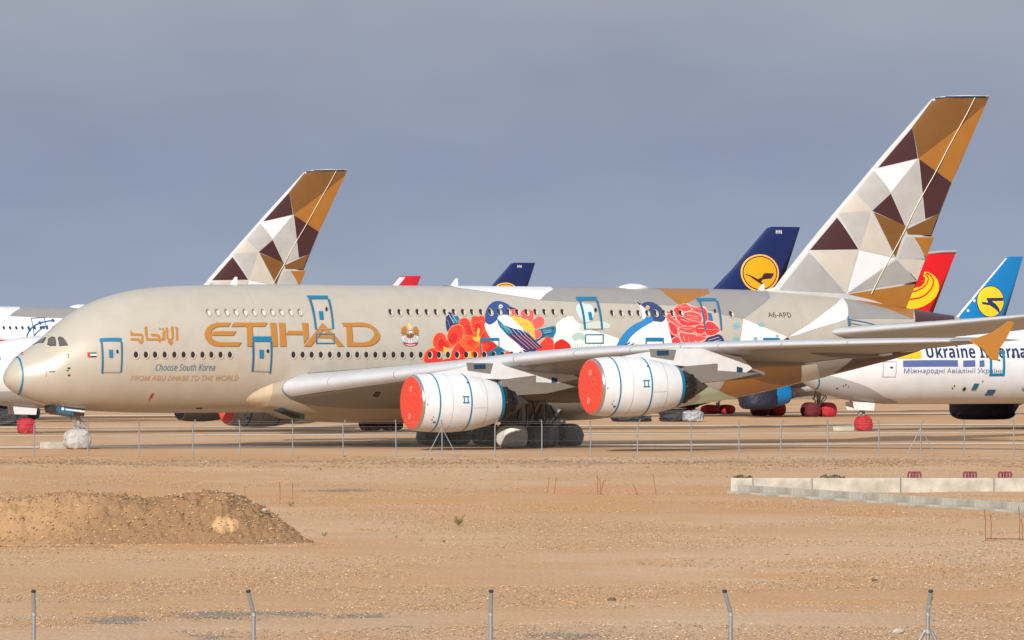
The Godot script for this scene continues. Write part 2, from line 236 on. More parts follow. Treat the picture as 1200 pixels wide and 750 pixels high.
		["petal_edge","orange",5.5,0,[36.35,6.71,36.86,7.16,36.82,7.2,36.31,6.74]],
		["petal_edge","orange",5.5,0,[37.42,6.9,37.39,6.39,37.42,6.39,37.45,6.9]],
		["petal","red",1,0,[33.72,5.99,33.97,6.33,34.84,6.25,35.34,6.16,35.22,5.99]],
	]],
	["painted_bird", "blue-headed white bird with folded navy and teal wing", [
		["breast","white",6,1,[32.51,8.13,32.95,8.07,33.4,8.3,33.52,8.55,34.03,8.7,34.49,8.54,34.79,8.22,35.3,7.68,35.39,7.12,35.66,6.44,35.41,6.13,34.53,6.16,33.72,6.42,33.11,6.81,32.71,7.29,32.51,7.73]],
		["head","bird_blue",6.5,1,[32.58,8.41,32.83,8.98,33.25,9.37,33.71,9.57,34.15,9.57,34.52,9.41,34.66,9.2,34.45,8.75,34.03,8.68,33.63,8.61,33.4,8.3,32.88,8.03,32.61,8.18]],
		["beak","navy",6.4,0,[34.53,9.35,34.73,9.21,35.07,9.1,34.67,9.04,34.5,8.92]],
		["eye","pale_grey",7,0,[34.14,9.23,34.08,9.15,33.98,9.1,33.89,9.1,33.83,9.15,33.82,9.23,33.88,9.31,33.98,9.36,34.08,9.36,34.14,9.31]],
		["pupil","bird_blue",7.5,0,[34.04,9.23,34.02,9.2,33.98,9.19,33.95,9.2,33.94,9.23,33.97,9.27,34.01,9.28,34.04,9.27]],
		["wing","navy",7,0,[33.49,8.41,33.88,8.02,34.41,7.82,35.2,7.64,35.58,7.46,36.56,6.5,36.16,6.47,35.97,6.26,35.35,6.36,34.98,6.55,34.62,6.89,33.98,7.4,33.6,7.84,33.46,8.13]],
		["wing_covert","teal",7.5,1,[33.49,8.41,33.88,8.02,34.28,7.79,34.39,7.57,34.16,7.37,33.82,7.62,33.55,7.95,33.47,8.19]],
		["feather_line","pink_line",8,0,[34.02,7.33,35.24,6.37,35.27,6.4,34.05,7.36]],
		["feather_line","pink_line",8,0,[34.37,7.39,35.58,6.42,35.61,6.45,34.4,7.42]],
		["feather_line","pink_line",8,0,[34.68,7.41,35.89,6.43,35.92,6.46,34.72,7.44]],
		["feather_line","pink_line",8,0,[35.02,7.39,36.15,6.46,36.18,6.49,35.06,7.42]],
		["feather_line","pink_line",8,0,[35.32,7.38,36.35,6.48,36.38,6.5,35.36,7.41]],
		["feather_line","pale_blue",8,0,[34.13,7.78,34.4,7.44,34.44,7.47,34.18,7.81]],
		["feather_line","pale_blue",8,0,[34.44,7.75,34.71,7.43,34.76,7.46,34.49,7.78]],
		["feather_line","pale_blue",8,0,[34.78,7.69,35.05,7.4,35.1,7.43,34.82,7.73]],
		["feather_line","pale_blue",8,0,[35.11,7.61,35.37,7.38,35.41,7.42,35.15,7.65]],
		["feather_line","teal_pale",8,0,[33.68,8.06,34.1,7.55,34.14,7.58,33.72,8.09]],
		["feather_line","teal_pale",8,0,[33.86,7.97,34.25,7.64,34.29,7.67,33.89,8.01]],
		["tail","navy",7.5,0,[34.79,6.67,35.1,6.39,35.97,6.26,35.59,6.15,35.31,6.15]],
	]],
	["painted_mountain", "pale snowy mountain with green trees around the rear upper door", [
		["mountain","snow",1,0,[37.27,6.09,37.56,7.59,37.8,8.12,38.28,8.43,38.75,8.59,39.09,8.59,39.26,8.28,39.72,8.01,40.33,7.67,41.57,7.37,42.3,7.12,42.04,6.09]],
		["tree","sage",2,1,[38.78,7.22,38.99,7.45,39.38,7.54,39.71,7.41,39.75,6.99,39.34,7.11,39.07,6.98]],
		["tree","sage_pale",1.5,1,[39.54,7.98,39.99,8.13,41.13,8.32,41.76,8.07,41.63,7.81,41.12,7.81,40.34,7.71,39.48,7.6]],
		["tree","sky_pale",1.5,1,[39.51,9.15,40.01,9.53,40.3,9.42,40.78,9.34,40.71,8.66,40.09,8.2,39.64,8.43]],
		["building","sage",2,0,[38.8,6.6,38.86,6.6,38.86,6.39,38.79,6.39]],
		["building","sage",2,0,[38.97,6.68,39.04,6.68,39.02,6.39,38.96,6.39]],
		["building","sage",2,0,[39.14,6.75,39.21,6.75,39.19,6.39,39.13,6.39]],
		["building","sage",2,0,[39.3,6.64,39.37,6.64,39.36,6.39,39.29,6.39]],
		["building","sage",2,0,[39.48,6.71,39.54,6.71,39.53,6.39,39.46,6.39]],
		["building","sage",2,0,[39.64,6.6,39.71,6.6,39.7,6.39,39.63,6.39]],
		["building","sage",2,0,[39.81,6.68,39.88,6.68,39.87,6.39,39.8,6.39]],
		["building","sage",2,0,[39.99,6.75,40.05,6.75,40.04,6.39,39.97,6.39]],
		["building","sage",2,0,[40.15,6.64,40.22,6.64,40.21,6.39,40.14,6.39]],
		["building","sage",2,0,[40.32,6.71,40.39,6.71,40.38,6.39,40.31,6.39]],
		["building","sage",2,0,[40.49,6.6,40.55,6.6,40.55,6.39,40.48,6.39]],
		["building","sage",2,0,[40.66,6.68,40.73,6.68,40.71,6.39,40.65,6.39]],
		["building","sage",2,0,[40.83,6.75,40.9,6.75,40.88,6.39,40.82,6.39]],
		["building","sage",2,0,[40.99,6.64,41.06,6.64,41.05,6.39,40.99,6.39]],
	]],
	["painted_flower", "large pink-red peony painted behind the second bird", [
		["blossom_edge","pale_pink",1.3,1,[46.05,8.91,46.75,9.01,46.96,9.27,47.45,9.49,47.92,9.6,48.27,9.38,48.67,9.27,49.12,9.35,49.4,9.07,49.36,8.56,49.64,8.28,50.06,7.92,50.03,7.59,49.41,7.28,48.89,7.25,48.84,7.04,48.25,6.82,48.21,6.5,45.96,6.5,46.13,7.53,46.08,8.16]],
		["blossom","peony",1.5,1,[46.08,8.89,46.76,8.98,46.98,9.23,47.44,9.46,47.9,9.56,48.22,9.34,48.64,9.24,49.08,9.31,49.35,9.05,49.31,8.54,49.59,8.26,50.01,7.9,49.98,7.61,49.39,7.32,48.86,7.29,48.79,7.07,48.21,6.86,48.19,6.54,46.01,6.53,46.17,7.53,46.13,8.18]],
		["petal_edge","pale_pink",2,1,[47.35,9.34,47.88,9.51,48.19,9.31,48.23,9.06,47.73,8.94,47.29,8.98,47.17,9.14]],
		["petal","peony",2.4,1,[47.38,9.33,47.86,9.47,48.14,9.29,48.17,9.08,47.73,8.97,47.33,9,47.23,9.15]],
		["petal_edge","pale_pink",2,1,[46.88,9.17,47.27,9.25,47.25,8.97,47.51,8.93,47.15,8.65,46.71,8.69]],
		["petal","peony_deep",2.4,1,[46.9,9.14,47.26,9.22,47.24,8.97,47.47,8.93,47.15,8.68,46.75,8.71]],
		["petal_edge","pale_pink",2,1,[48.19,9.16,48.62,9.2,48.98,9.08,48.94,8.84,48.42,8.92]],
		["petal","peony",2.4,1,[48.24,9.15,48.62,9.19,48.94,9.08,48.91,8.86,48.44,8.93]],
		["petal_edge","pale_pink",2,1,[49.09,9.28,49.31,9.04,49.21,8.44,48.93,8.2,48.83,8.68]],
		["petal","peony_deep",2.4,1,[49.08,9.22,49.28,9.01,49.2,8.47,48.94,8.25,48.85,8.68]],
		["petal_edge","pale_pink",2,1,[47.45,8.85,47.94,8.97,48.55,8.89,48.87,8.61,48.72,8.21,48.29,8.29,47.69,8.45,47.37,8.61]],
		["petal","peony",2.4,1,[47.52,8.82,47.96,8.93,48.5,8.86,48.79,8.61,48.65,8.25,48.27,8.32,47.73,8.47,47.45,8.61]],
		["petal_edge","pale_pink",2,1,[46.79,8.65,47.34,8.65,47.8,8.33,48.4,8.21,48.74,8.09,47.9,7.97,47.18,8.01,46.89,8.33]],
		["petal","peony_deep",2.4,1,[46.88,8.61,47.37,8.61,47.78,8.32,48.32,8.22,48.62,8.11,47.87,8,47.23,8.03,46.97,8.32]],
		["petal_edge","pale_pink",2,1,[46.12,8.83,46.76,8.71,46.82,8.23,47.1,7.83,46.62,8.15,46.15,8.47]],
		["petal","peony",2.4,1,[46.17,8.78,46.74,8.68,46.79,8.25,47.04,7.89,46.61,8.18,46.2,8.46]],
		["petal_edge","pale_pink",2,1,[46.15,8.3,46.68,8.06,46.79,7.66,46.66,7.34,46.24,7.58]],
		["petal","peony_deep",2.4,1,[46.19,8.25,46.66,8.03,46.76,7.68,46.64,7.39,46.27,7.6]],
		["petal_edge","pale_pink",2,1,[46.79,7.83,47.17,7.95,47.91,7.99,48.24,7.83,48.01,7.51,47.46,7.51,46.94,7.67]],
		["petal","peony",2.4,1,[46.87,7.82,47.21,7.93,47.86,7.96,48.16,7.82,47.95,7.54,47.47,7.53,47,7.68]],
		["petal_edge","pale_pink",2,1,[48.15,7.99,48.8,8.07,49.01,7.75,48.6,7.43,48.11,7.51]],
		["petal","peony_deep",2.4,1,[48.19,7.97,48.77,8.04,48.96,7.75,48.59,7.47,48.16,7.54]],
		["petal_edge","pale_pink",2,1,[46.83,7.58,47.46,7.5,48.17,7.42,48.08,6.94,47.38,6.74,46.94,6.94]],
		["petal","peony",2.4,1,[46.9,7.53,47.46,7.46,48.1,7.39,48.01,6.96,47.39,6.79,47,6.96]],
		["petal_edge","pale_pink",2,1,[46.06,6.97,46.64,7.29,46.89,7.13,46.94,6.57,46.04,6.57]],
		["petal","peony_deep",2.4,1,[46.11,6.96,46.62,7.25,46.85,7.11,46.9,6.61,46.09,6.61]],
		["petal_edge","pale_pink",2,1,[48.13,7.34,48.85,7.26,48.79,7.1,48.09,6.88]],
		["petal","peony",2.4,1,[48.17,7.32,48.81,7.25,48.76,7.11,48.13,6.91]],
		["petal_edge","pale_pink",2,1,[49.07,8.31,49.56,8.27,49.98,7.87,50.01,7.63,49.4,7.32,48.86,7.39,48.83,7.83]],
		["petal","peony_deep",2.4,1,[49.1,8.25,49.54,8.22,49.92,7.86,49.94,7.65,49.4,7.37,48.91,7.43,48.89,7.82]],
		["petal_edge","pale_pink",2.8,0,[47.72,8.7,48.5,8.6,48.51,8.62,47.73,8.73]],
		["petal_edge","pale_pink",2.8,0,[47.91,8.53,48.54,8.46,48.55,8.48,47.92,8.55]],
		["petal_edge","pale_pink",2.8,0,[47.16,8.45,47.74,8.2,47.76,8.23,47.18,8.48]],
		["petal_edge","pale_pink",2.8,0,[47.19,7.81,47.83,7.77,47.83,7.8,47.19,7.83]],
		["petal_edge","pale_pink",2.8,0,[48.32,7.81,48.81,7.81,48.81,7.84,48.33,7.84]],
		["petal_edge","pale_pink",2.8,0,[47.1,7.32,47.23,6.96,47.26,6.97,47.13,7.32]],
		["petal_edge","pale_pink",2.8,0,[47.51,7.32,47.55,6.89,47.57,6.89,47.53,7.32]],
		["petal_edge","pale_pink",2.8,0,[46.39,8.59,46.8,8.31,46.82,8.33,46.41,8.62]],
		["petal_edge","pale_pink",2.8,0,[47.43,9.24,47.93,9.28,47.94,9.3,47.44,9.27]],
		["leaf","navy",1.75,0,[46.07,7.5,46.51,7.28,46.02,7.05]],
		["leaf","navy",1.4,1,[48.84,7.11,49.73,7.43,50.13,7.25,50.13,6.82,48.76,6.61]],
		["leaf_vein","pale_grey",1.6,0,[49.04,7.02,49.88,7.24,49.87,7.27,49.03,7.05]],
		["leaf_vein","pale_grey",1.6,0,[49.19,6.88,50.02,7.06,50.01,7.09,49.18,6.91]],
	]],
	["painted_bird", "second white bird with navy head and bright blue back", [
		["breast","white",3,1,[46.02,6.53,46.1,7.82,46.07,8.53,45.67,8.28,45.02,8.24,44.4,7.99,43.7,7.64,43.08,7.14,42.81,6.78,43.12,6.53]],
		["throat","white",3.2,0,[44.12,9.69,44.51,9.4,44.82,8.96,44.58,8.49,44.28,8.4,44.32,9.03,44.29,9.35]],
		["head","navy_head",3.5,1,[44.5,9.41,45,9.58,45.47,9.55,45.84,9.3,46.04,8.96,46.04,8.53,45.66,8.23,45.04,8.35,44.7,8.28,44.53,8.49,44.86,8.89,44.6,9.24]],
		["back","bird_back",4,1,[41.98,6.46,42.36,7.1,42.91,7.67,43.62,8.1,44.33,8.38,44.84,8.78,45.09,8.39,44.41,8.01,43.78,7.66,43.17,7.23,42.81,6.78,42.48,6.53]],
		["eye","pale_gold",4,0,[45.07,9.21,45,9.13,44.89,9.08,44.79,9.1,44.75,9.16,44.79,9.25,44.88,9.32,44.99,9.34,45.06,9.29]],
		["pupil","navy",4.5,0,[44.98,9.2,44.94,9.16,44.89,9.15,44.87,9.18,44.88,9.22,44.93,9.25,44.98,9.24]],
		["beak","black",4,0,[44.16,9.63,44.54,9.46,44.38,9.33]],
		["feather_line","black",4.5,0,[42.34,6.46,43.12,6.85,43.08,6.92,42.3,6.53]],
		["feather_line","black",4.5,0,[42.62,6.43,43.41,6.78,43.37,6.85,42.58,6.5]],
		["feather_line","black",4.5,0,[43.02,6.43,43.67,6.71,43.63,6.78,42.98,6.5]],
	]],
	["painted_leaves", "light blue maple leaf prints behind the last upper deck door", [
		["leaf_print","aqua",2,0,[51.36,8.31,51.39,8.12,51.64,8.2,51.46,8.04,51.67,7.95,51.41,7.94,51.42,7.75,51.27,7.9,51.08,7.75,51.16,7.94,50.9,7.95,51.15,8.04,51.03,8.2,51.25,8.12]],
		["leaf_print","aqua",2,0,[53.29,8.3,53.31,8.15,53.52,8.21,53.36,8.08,53.54,8.01,53.32,8,53.33,7.85,53.22,7.97,53.06,7.85,53.12,8,52.92,8.01,53.12,8.08,53.02,8.21,53.2,8.15]],
		["leaf_print","aqua",2,0,[51.17,7.36,51.22,7.2,51.43,7.27,51.28,7.13,51.47,7.06,51.25,7.05,51.28,6.89,51.14,7.01,50.99,6.89,51.04,7.05,50.82,7.06,51.02,7.13,50.9,7.27,51.1,7.2]],
		["leaf_print","aqua",2,0,[52.7,7.34,52.73,7.21,52.91,7.27,52.79,7.16,52.95,7.09,52.76,7.09,52.78,6.95,52.67,7.06,52.54,6.95,52.59,7.09,52.4,7.09,52.57,7.16,52.47,7.27,52.64,7.21]],
		["leaf_print","aqua",2,0,[54.39,7.48,54.42,7.38,54.54,7.42,54.45,7.34,54.57,7.3,54.43,7.29,54.45,7.2,54.37,7.27,54.28,7.2,54.31,7.29,54.18,7.3,54.3,7.34,54.23,7.42,54.35,7.38]],
	]],
	["service_marks", "small black and red service marks on the nose", [
		["mark","black",2,0,[3.37,6.1,3.47,6.1,3.46,6.02,3.36,6.02]],
		["mark","black",2,0,[3.36,5.96,3.45,5.96,3.44,5.88,3.35,5.88]],
		["mark","black",2,0,[3.33,5.26,3.49,5.26,3.49,5.15,3.33,5.15]],
		["mark","black",2,0,[3.27,5.09,3.39,5.09,3.39,5.02,3.27,5.02]],
		["mark","black",2,0,[3.34,4.81,3.5,4.81,3.51,4.71,3.35,4.71]],
		["mark","black",2,0,[1.14,6.28,1.32,6.28,1.25,6.2,1.14,6.2]],
		["mark","flag_red",2,0,[2.08,5.43,2.03,4.67,2.06,4.67,2.11,5.43]],
		["mark","black",2,0,[2.2,4.95,2.57,4.97,2.57,5.02,2.2,5]],
		["mark","flag_red",2,0,[1.1,6.22,1.08,6.02,1.13,6.06,1.15,6.26]],
		["mark","pale_gold",2,0,[2.17,6.22,3.64,6.25,3.65,6.29,2.19,6.26]],
		["mark","flag_red",2,0,[9.11,3.13,9.14,3.57,9.07,3.6,9.04,3.16]],
		["mark","flag_red",2,0,[9.18,3.3,9.24,3.6,9.18,3.63,9.12,3.32]],
		["mark","black",2,0,[12.73,2.57,13.15,2.57,13.09,2.64,12.67,2.64]],
		["radome_tape","tape",2,1,[0.83,6.07,0.93,6.09,0.84,5.58,0.83,4.87,0.82,4.26,0.88,3.65,0.94,3.5,0.86,3.54,0.73,3.85,0.73,4.36,0.74,4.87,0.75,5.53]],
	]],
]
const DOORS = [
	["front main deck door with blue tape", [5.41,7.1,6.8,7.12,6.75,6.9,5.38,6.89], [5.44,6.89,5.56,6.89,5.55,4.88,5.43,4.88], [6.71,6.9,6.83,6.9,6.76,4.95,6.67,4.95], [5.53,4.99,6.67,4.99,6.67,4.93,5.54,4.93], [5.93,6.38,6.18,6.38,6.17,5.88,5.92,5.88], [6.53,6.27,6.52,6.19,6.48,6.15,6.43,6.15,6.4,6.19,6.39,6.27,6.4,6.34,6.44,6.39,6.49,6.39,6.52,6.34]],
	["second main deck door under the lettering", [15.75,7.24,17.08,7.24,17.05,6.9,15.71,6.9], [15.68,6.9,15.83,6.9,15.82,4.98,15.69,4.98], [16.97,6.9,17.11,6.9,17.06,4.86,16.96,4.86], [15.8,5.05,16.95,5.02,16.95,4.97,15.8,5], [16.18,6.38,16.49,6.38,16.49,5.84,16.2,5.84], [16.87,6.31,16.85,6.23,16.8,6.19,16.74,6.19,16.69,6.23,16.68,6.31,16.7,6.38,16.75,6.43,16.8,6.43,16.85,6.38]],
	["forward upper deck door above the lettering", [20.22,9.89,21.73,9.89,21.66,9.67,20.25,9.66], [20.25,9.66,20.43,9.66,20.34,7.69,20.21,7.69], [21.6,9.67,21.76,9.67,21.57,7.74,21.44,7.74], [20.33,7.75,21.47,7.77,21.47,7.71,20.34,7.69], [20.7,8.87,21.01,8.88,20.93,8.33,20.64,8.33], [21.38,9.01,21.34,8.93,21.28,8.88,21.23,8.88,21.2,8.93,21.21,9.01,21.25,9.09,21.31,9.15,21.36,9.15,21.39,9.09]],
	["middle upper deck door beside the painted mountain", [39.83,9.89,41.42,9.9,41.31,9.65,39.81,9.65], [39.92,9.65,40.09,9.65,39.9,7.73,39.75,7.73], [41.2,9.65,41.38,9.65,41.16,7.74,41.02,7.74], [39.89,7.79,41.05,7.8,41.04,7.74,39.88,7.73], [40.31,8.89,40.56,8.87,40.51,8.37,40.26,8.37], [41.02,9.03,40.97,8.94,40.9,8.89,40.84,8.89,40.81,8.94,40.82,9.02,40.87,9.11,40.94,9.16,41,9.16,41.03,9.11]],
	["rear upper deck door beside the peony", [48.88,9.84,50.44,9.84,50.36,9.65,48.88,9.64], [48.97,9.64,49.13,9.64,48.92,7.7,48.79,7.7], [50.3,9.65,50.48,9.65,50.15,7.7,50.02,7.7], [48.92,7.76,50.05,7.76,50.04,7.71,48.91,7.71], [49.3,8.87,49.59,8.83,49.57,8.33,49.29,8.34], [50.01,8.99,49.97,8.92,49.9,8.87,49.84,8.87,49.81,8.92,49.81,8.99,49.86,9.06,49.93,9.11,49.99,9.11,50.02,9.06]],
]
const HATCHES = [
	[[20.25,7.44,21.57,7.44,21.56,7.37,20.24,7.37], [20.24,7.37,20.32,7.37,20.28,6.84,20.2,6.84], [21.49,7.37,21.56,7.37,21.52,6.84,21.45,6.84], [20.2,6.84,21.52,6.84,21.52,6.77,20.2,6.77]],
	[[39.78,7.42,41.16,7.43,41.16,7.36,39.77,7.36], [39.77,7.36,39.84,7.36,39.8,6.87,39.72,6.86], [41.08,7.36,41.16,7.36,41.11,6.87,41.03,6.87], [39.72,6.86,41.11,6.87,41.11,6.8,39.72,6.8]],
	[[44.27,7.2,45.65,7.2,45.63,6.95,44.25,6.95], [44.25,6.95,44.34,6.95,44.32,6.65,44.23,6.65], [45.54,6.95,45.63,6.95,45.61,6.65,45.52,6.65], [44.23,6.65,45.61,6.65,45.6,6.57,44.22,6.57]],
	[[32.03,7.17,33.44,7.17,33.42,6.97,32.01,6.97], [32.01,6.97,32.09,6.97,32.06,6.17,31.98,6.17], [33.35,6.97,33.42,6.97,33.39,6.17,33.32,6.17], [31.98,6.17,33.39,6.17,33.39,6.11,31.98,6.11]],
	[[53.24,7.2,54.54,7.2,54.53,6.98,53.22,6.98], [53.22,6.98,53.3,6.98,53.3,6.84,53.22,6.84], [54.45,6.98,54.53,6.98,54.52,6.84,54.44,6.84], [53.22,6.84,54.52,6.84,54.52,6.77,53.21,6.77]],
]
const CABIN_WINDOWS = [[0,7.69,6.06],[0,8.35,6.06],[0,8.97,6.06],[0,9.62,6.06],[0,10.28,6.06],[0,10.91,6.06],[0,11.55,6.06],[0,12.21,6.06],[0,12.83,6.06],[0,13.47,6.06],[0,14.12,6.06],[0,18.59,6.06],[0,19.24,6.06],[0,19.88,6.06],[0,20.53,6.06],[0,21.17,6.06],[0,21.82,6.06],[0,22.47,6.06],[0,23.12,6.06],[0,23.77,6.06],[0,24.42,6.06],[0,25.07,6.06],[0,25.72,6.06],[0,26.37,6.06],[0,27.03,6.06],[0,27.68,6.06],[0,28.34,6.06],[0,28.99,6.06],[0,29.65,6.06],[0,30.31,6.06],[0,30.97,6.06],[0,31.63,6.06],[0,32.29,6.06],[0,32.96,6.06],[0,33.62,6.06],[0,34.28,6.06],[0,34.95,6.06],[0,35.62,6.06],[0,36.28,6.06],[0,36.95,6.06],[1,12.91,8.78],[1,13.54,8.79],[1,14.18,8.79],[1,14.82,8.79],[1,15.46,8.79],[1,16.1,8.79],[1,16.74,8.8],[1,17.39,8.8],[1,18.03,8.8],[1,18.68,8.8],[1,19.33,8.8],[1,19.34,8.8],[2,25.84,8.82],[2,26.49,8.82],[2,27.15,8.83],[2,27.8,8.83],[2,28.46,8.83],[2,29.12,8.83],[2,29.78,8.84],[2,30.44,8.84],[2,31.1,8.84],[2,31.76,8.84],[2,32.42,8.84],[2,33.09,8.85],[2,33.75,8.85],[2,34.42,8.85],[2,35.08,8.85],[2,35.75,8.85],[2,36.42,8.86],[2,37.09,8.86],[2,37.76,8.86],[2,38.43,8.86],[2,42.11,8.81],[2,42.78,8.81],[2,43.44,8.81],[2,44.08,8.81],[2,44.74,8.81],[2,45.37,8.82],[2,46.01,8.82],[2,46.63,8.82],[2,47.27,8.82],[2,51.1,8.77]]
const COCKPIT = [[1.99,6.73,2.37,7.13,2.75,7.18,2.37,6.8], [2.48,6.7,2.73,7.09,2.93,7.23,3.02,7.16,2.87,6.63,2.58,6.61], [3.02,6.6,3.1,7.11,3.24,7.23,3.37,7.16,3.51,6.65]]
const FIN_PAINT = [
	["bronze",[66.65,21.72,68.42,23.77,69.18,23.94,72.93,23.99,72.62,23.41,70.45,21.83,67.08,19.58]],
	["gold",[67.08,19.58,70.45,21.83,72.62,23.41,72.77,23.64,69.89,17.97]],
	["maroon",[63.95,18.92,66.65,21.7,67.03,19.6]],
	["white",[63.63,18.76,67.03,19.56,64.88,17.23]],
	["maroon",[67.13,19.56,69.89,17.95,68.87,15.82,67.73,15.42]],
	["light_grey",[67.05,19.51,67.66,15.44,66.14,14.96,64.91,17.18]],
	["light_grey",[63.6,18.7,64.83,17.2,63.38,16,62.2,17.15]],
	["maroon",[64.86,17.14,66.04,14.96,63.38,15.94]],
	["cream",[62.15,17.08,63.33,15.96,60.8,15.74,61.38,16.33]],
	["light_grey",[63.28,15.87,60.8,15.74,62.37,13.33]],
	["maroon",[60.7,15.45,62.25,13.29,58.56,13.21]],
	["cream",[63.3,15.85,65.26,12.76,62.35,13.27]],
	["bronze",[63.45,15.87,66.12,14.94,65.29,12.76]],
	["bronze",[66.19,14.7,67.73,15.33,68.82,15.78,68.24,14.32,66.27,14.35]],
	["light_grey",[66.14,14.15,66.77,14.16,67.78,12.69,65.51,12.68]],
	["gold",[66.82,14.16,68.49,14.17,67.89,12.76]],
	["cream",[65.54,12.61,67.78,12.63,67.15,11.17]],
	["light_grey2",[65.39,12.59,67.13,11.13,63.38,10.61,61.43,10.27]],
	["white",[62.35,13.22,65.31,12.68,61.35,10.25]],
	["cream",[58.66,13.15,62.22,13.22,61.33,10.31]],
	["light_grey2",[58.49,13.04,61.23,10.27,56.14,10.46]],
	["gold",[61.4,10.21,67,10.95,66.29,9.31,64.51,9.52,63.5,9.82]],
]
const FIN_STRAP = [71.65,23.88,63.25,10.24]

const YAW := 26.0
var M := {}
var taken := {}
var rng := RandomNumberGenerator.new()
var dirt_tex: ImageTexture
var wrinkle_tex: ImageTexture
var grain_tex: ImageTexture

# ------------------------------------------------------------------ helpers
class Hull:
	var rows: Array
	var slope: Array = []
	func _init(r: Array):
		rows = r
		for i in rows.size():
			var m := [0.0]
			for k in range(1, 5):
				var a: float = 0.0
				var b: float = 0.0
				if i > 0: a = (rows[i][k] - rows[i - 1][k]) / (rows[i][0] - rows[i - 1][0])
				if i < rows.size() - 1: b = (rows[i + 1][k] - rows[i][k]) / (rows[i + 1][0] - rows[i][0])
				if i == 0: m.append(b)
				elif i == rows.size() - 1: m.append(a)
				else: m.append(0.0 if a * b <= 0.0 else 2.0 * a * b / (a + b))
			slope.append(m)
	func at(s: float) -> Array:
		var n := rows.size()
		s = clampf(s, rows[0][0], rows[n - 1][0])
		var i := 0
		while i < n - 2 and rows[i + 1][0] <= s: i += 1
		var h: float = rows[i + 1][0] - rows[i][0]
		var t: float = (s - rows[i][0]) / h
		var out := []
		for k in range(1, 5):
			out.append((2 * t * t * t - 3 * t * t + 1) * rows[i][k] + (t * t * t - 2 * t * t + t) * h * slope[i][k] + (-2 * t * t * t + 3 * t * t) * rows[i + 1][k] + (t * t * t - t * t) * h * slope[i + 1][k])
		return out
	# the skin is unrolled: y becomes the angle round the section (0 at the widest line, over the crown past PI / 2) times 4.2 m
	func unroll(p: Vector2) -> Vector2:
		var q := at(p.x)
		var up: float = maxf((q[0] - q[3]) if p.y > q[3] else (q[3] - q[1]), 0.01)
		var u: float = (p.y - q[3]) / up
		if u > 1.0: return Vector2(p.x, (PI - asin(clampf(2.0 - u, -1.0, 1.0))) * 4.2)
		return Vector2(p.x, asin(clampf(u, -1.0, 1.0)) * 4.2)
	func skin(p: Vector2, off: float) -> Vector3:
		var q := at(p.x)
		var a := p.y / 4.2
		var sn := sin(a)
		var up: float = (q[0] - q[3]) if sn > 0.0 else (q[3] - q[1])
		var n := Vector2(cos(a) / maxf(q[2], 0.01), sn / maxf(up, 0.01)).normalized()
		return Vector3(p.x, q[3] + up * sn + n.y * off, q[2] * cos(a) + n.x * off)
	func side(s: float, y: float) -> float:
		return skin(unroll(Vector2(s, y)), 0.0).z
	func ring(s: float, count: int) -> PackedVector3Array:
		var q := at(s)
		var r := PackedVector3Array()
		for k in count:
			var a := TAU * k / count
			var sn := sin(a)
			r.append(Vector3(s, q[3] + sn * ((q[0] - q[3]) if sn > 0 else (q[3] - q[1])), q[2] * cos(a)))
		return r

class Blade:
	# an upright aerofoil: rows are [height, leading edge, trailing edge]
	var rows: Array
	var tc: float
	func _init(r: Array, t: float):
		rows = r
		tc = t
	func half(x: float, chord: float) -> float:
		x = clampf(x, 0.0, 1.0)
		return chord * 5.0 * tc * (0.2969 * sqrt(x) - 0.126 * x - 0.3516 * x * x + 0.2843 * x * x * x - 0.1036 * x * x * x * x)
	func skin(p: Vector2, off: float) -> Vector3:
		var i := 0
		while i < rows.size() - 2 and rows[i + 1][0] <= p.y: i += 1
		var t: float = clampf((p.y - rows[i][0]) / (rows[i + 1][0] - rows[i][0]), 0.0, 1.0)
		var le: float = lerpf(rows[i][1], rows[i + 1][1], t)
		var te: float = lerpf(rows[i][2], rows[i + 1][2], t)
		return Vector3(p.x, p.y, half((p.x - le) / (te - le), te - le) + off)

func numbered(called: String) -> String:
	var n: int = taken.get(called, 0)
	taken[called] = n + 1
	return called if n == 0 else "%s_%03d" % [called, n]

func thing(called: String, label: String, category: String, at := Vector3.ZERO, turn := 0.0, group := "") -> Node3D:
	var o := Node3D.new()
	o.name = numbered(called)
	add_child(o)
	o.position = at
	o.rotation_degrees.y = turn
	o.set_meta("label", label)
	o.set_meta("category", category)
	if group != "": o.set_meta("group", group)
	return o

func tag(o: Node3D, label: String, category: String, group := "") -> Node3D:
	o.set_meta("label", label)
	o.set_meta("category", category)
	if group != "": o.set_meta("group", group)
	return o

func part(parent: Node, called: String, mesh: Mesh, m: Material, at := Vector3.ZERO) -> MeshInstance3D:
	var o := MeshInstance3D.new()
	o.name = numbered(called) if parent == self else called
	o.mesh = mesh
	o.material_override = m
	o.position = at
	parent.add_child(o, true)
	return o

func holder(parent: Node, called: String, label := "") -> Node3D:
	var o := Node3D.new()
	o.name = called
	parent.add_child(o, true)
	if label != "": o.set_meta("label", label)
	return o

func paint(key: String, r: int, g: int, b: int, rough := 0.4, metal := 0.0, dirt := 0.0) -> StandardMaterial3D:
	var m := StandardMaterial3D.new()
	m.albedo_color = Color8(r, g, b)
	m.roughness = rough
	m.metallic = metal
	if dirt > 0.0:
		m.albedo_texture = dirt_tex
		m.uv1_triplanar = true
		m.uv1_scale = Vector3(dirt, dirt, dirt)
	M[key] = m
	return m

func make_mesh(v: PackedVector3Array, idx: PackedInt32Array, cols := PackedColorArray()) -> ArrayMesh:
	var vol := 0.0
	for i in range(0, idx.size(), 3):
		vol += v[idx[i]].dot(v[idx[i + 1]].cross(v[idx[i + 2]]))
	if vol > 0.0:
		for i in range(0, idx.size(), 3):
			var t := idx[i]
			idx[i] = idx[i + 1]
			idx[i + 1] = t
	return raw_mesh(v, idx, cols)

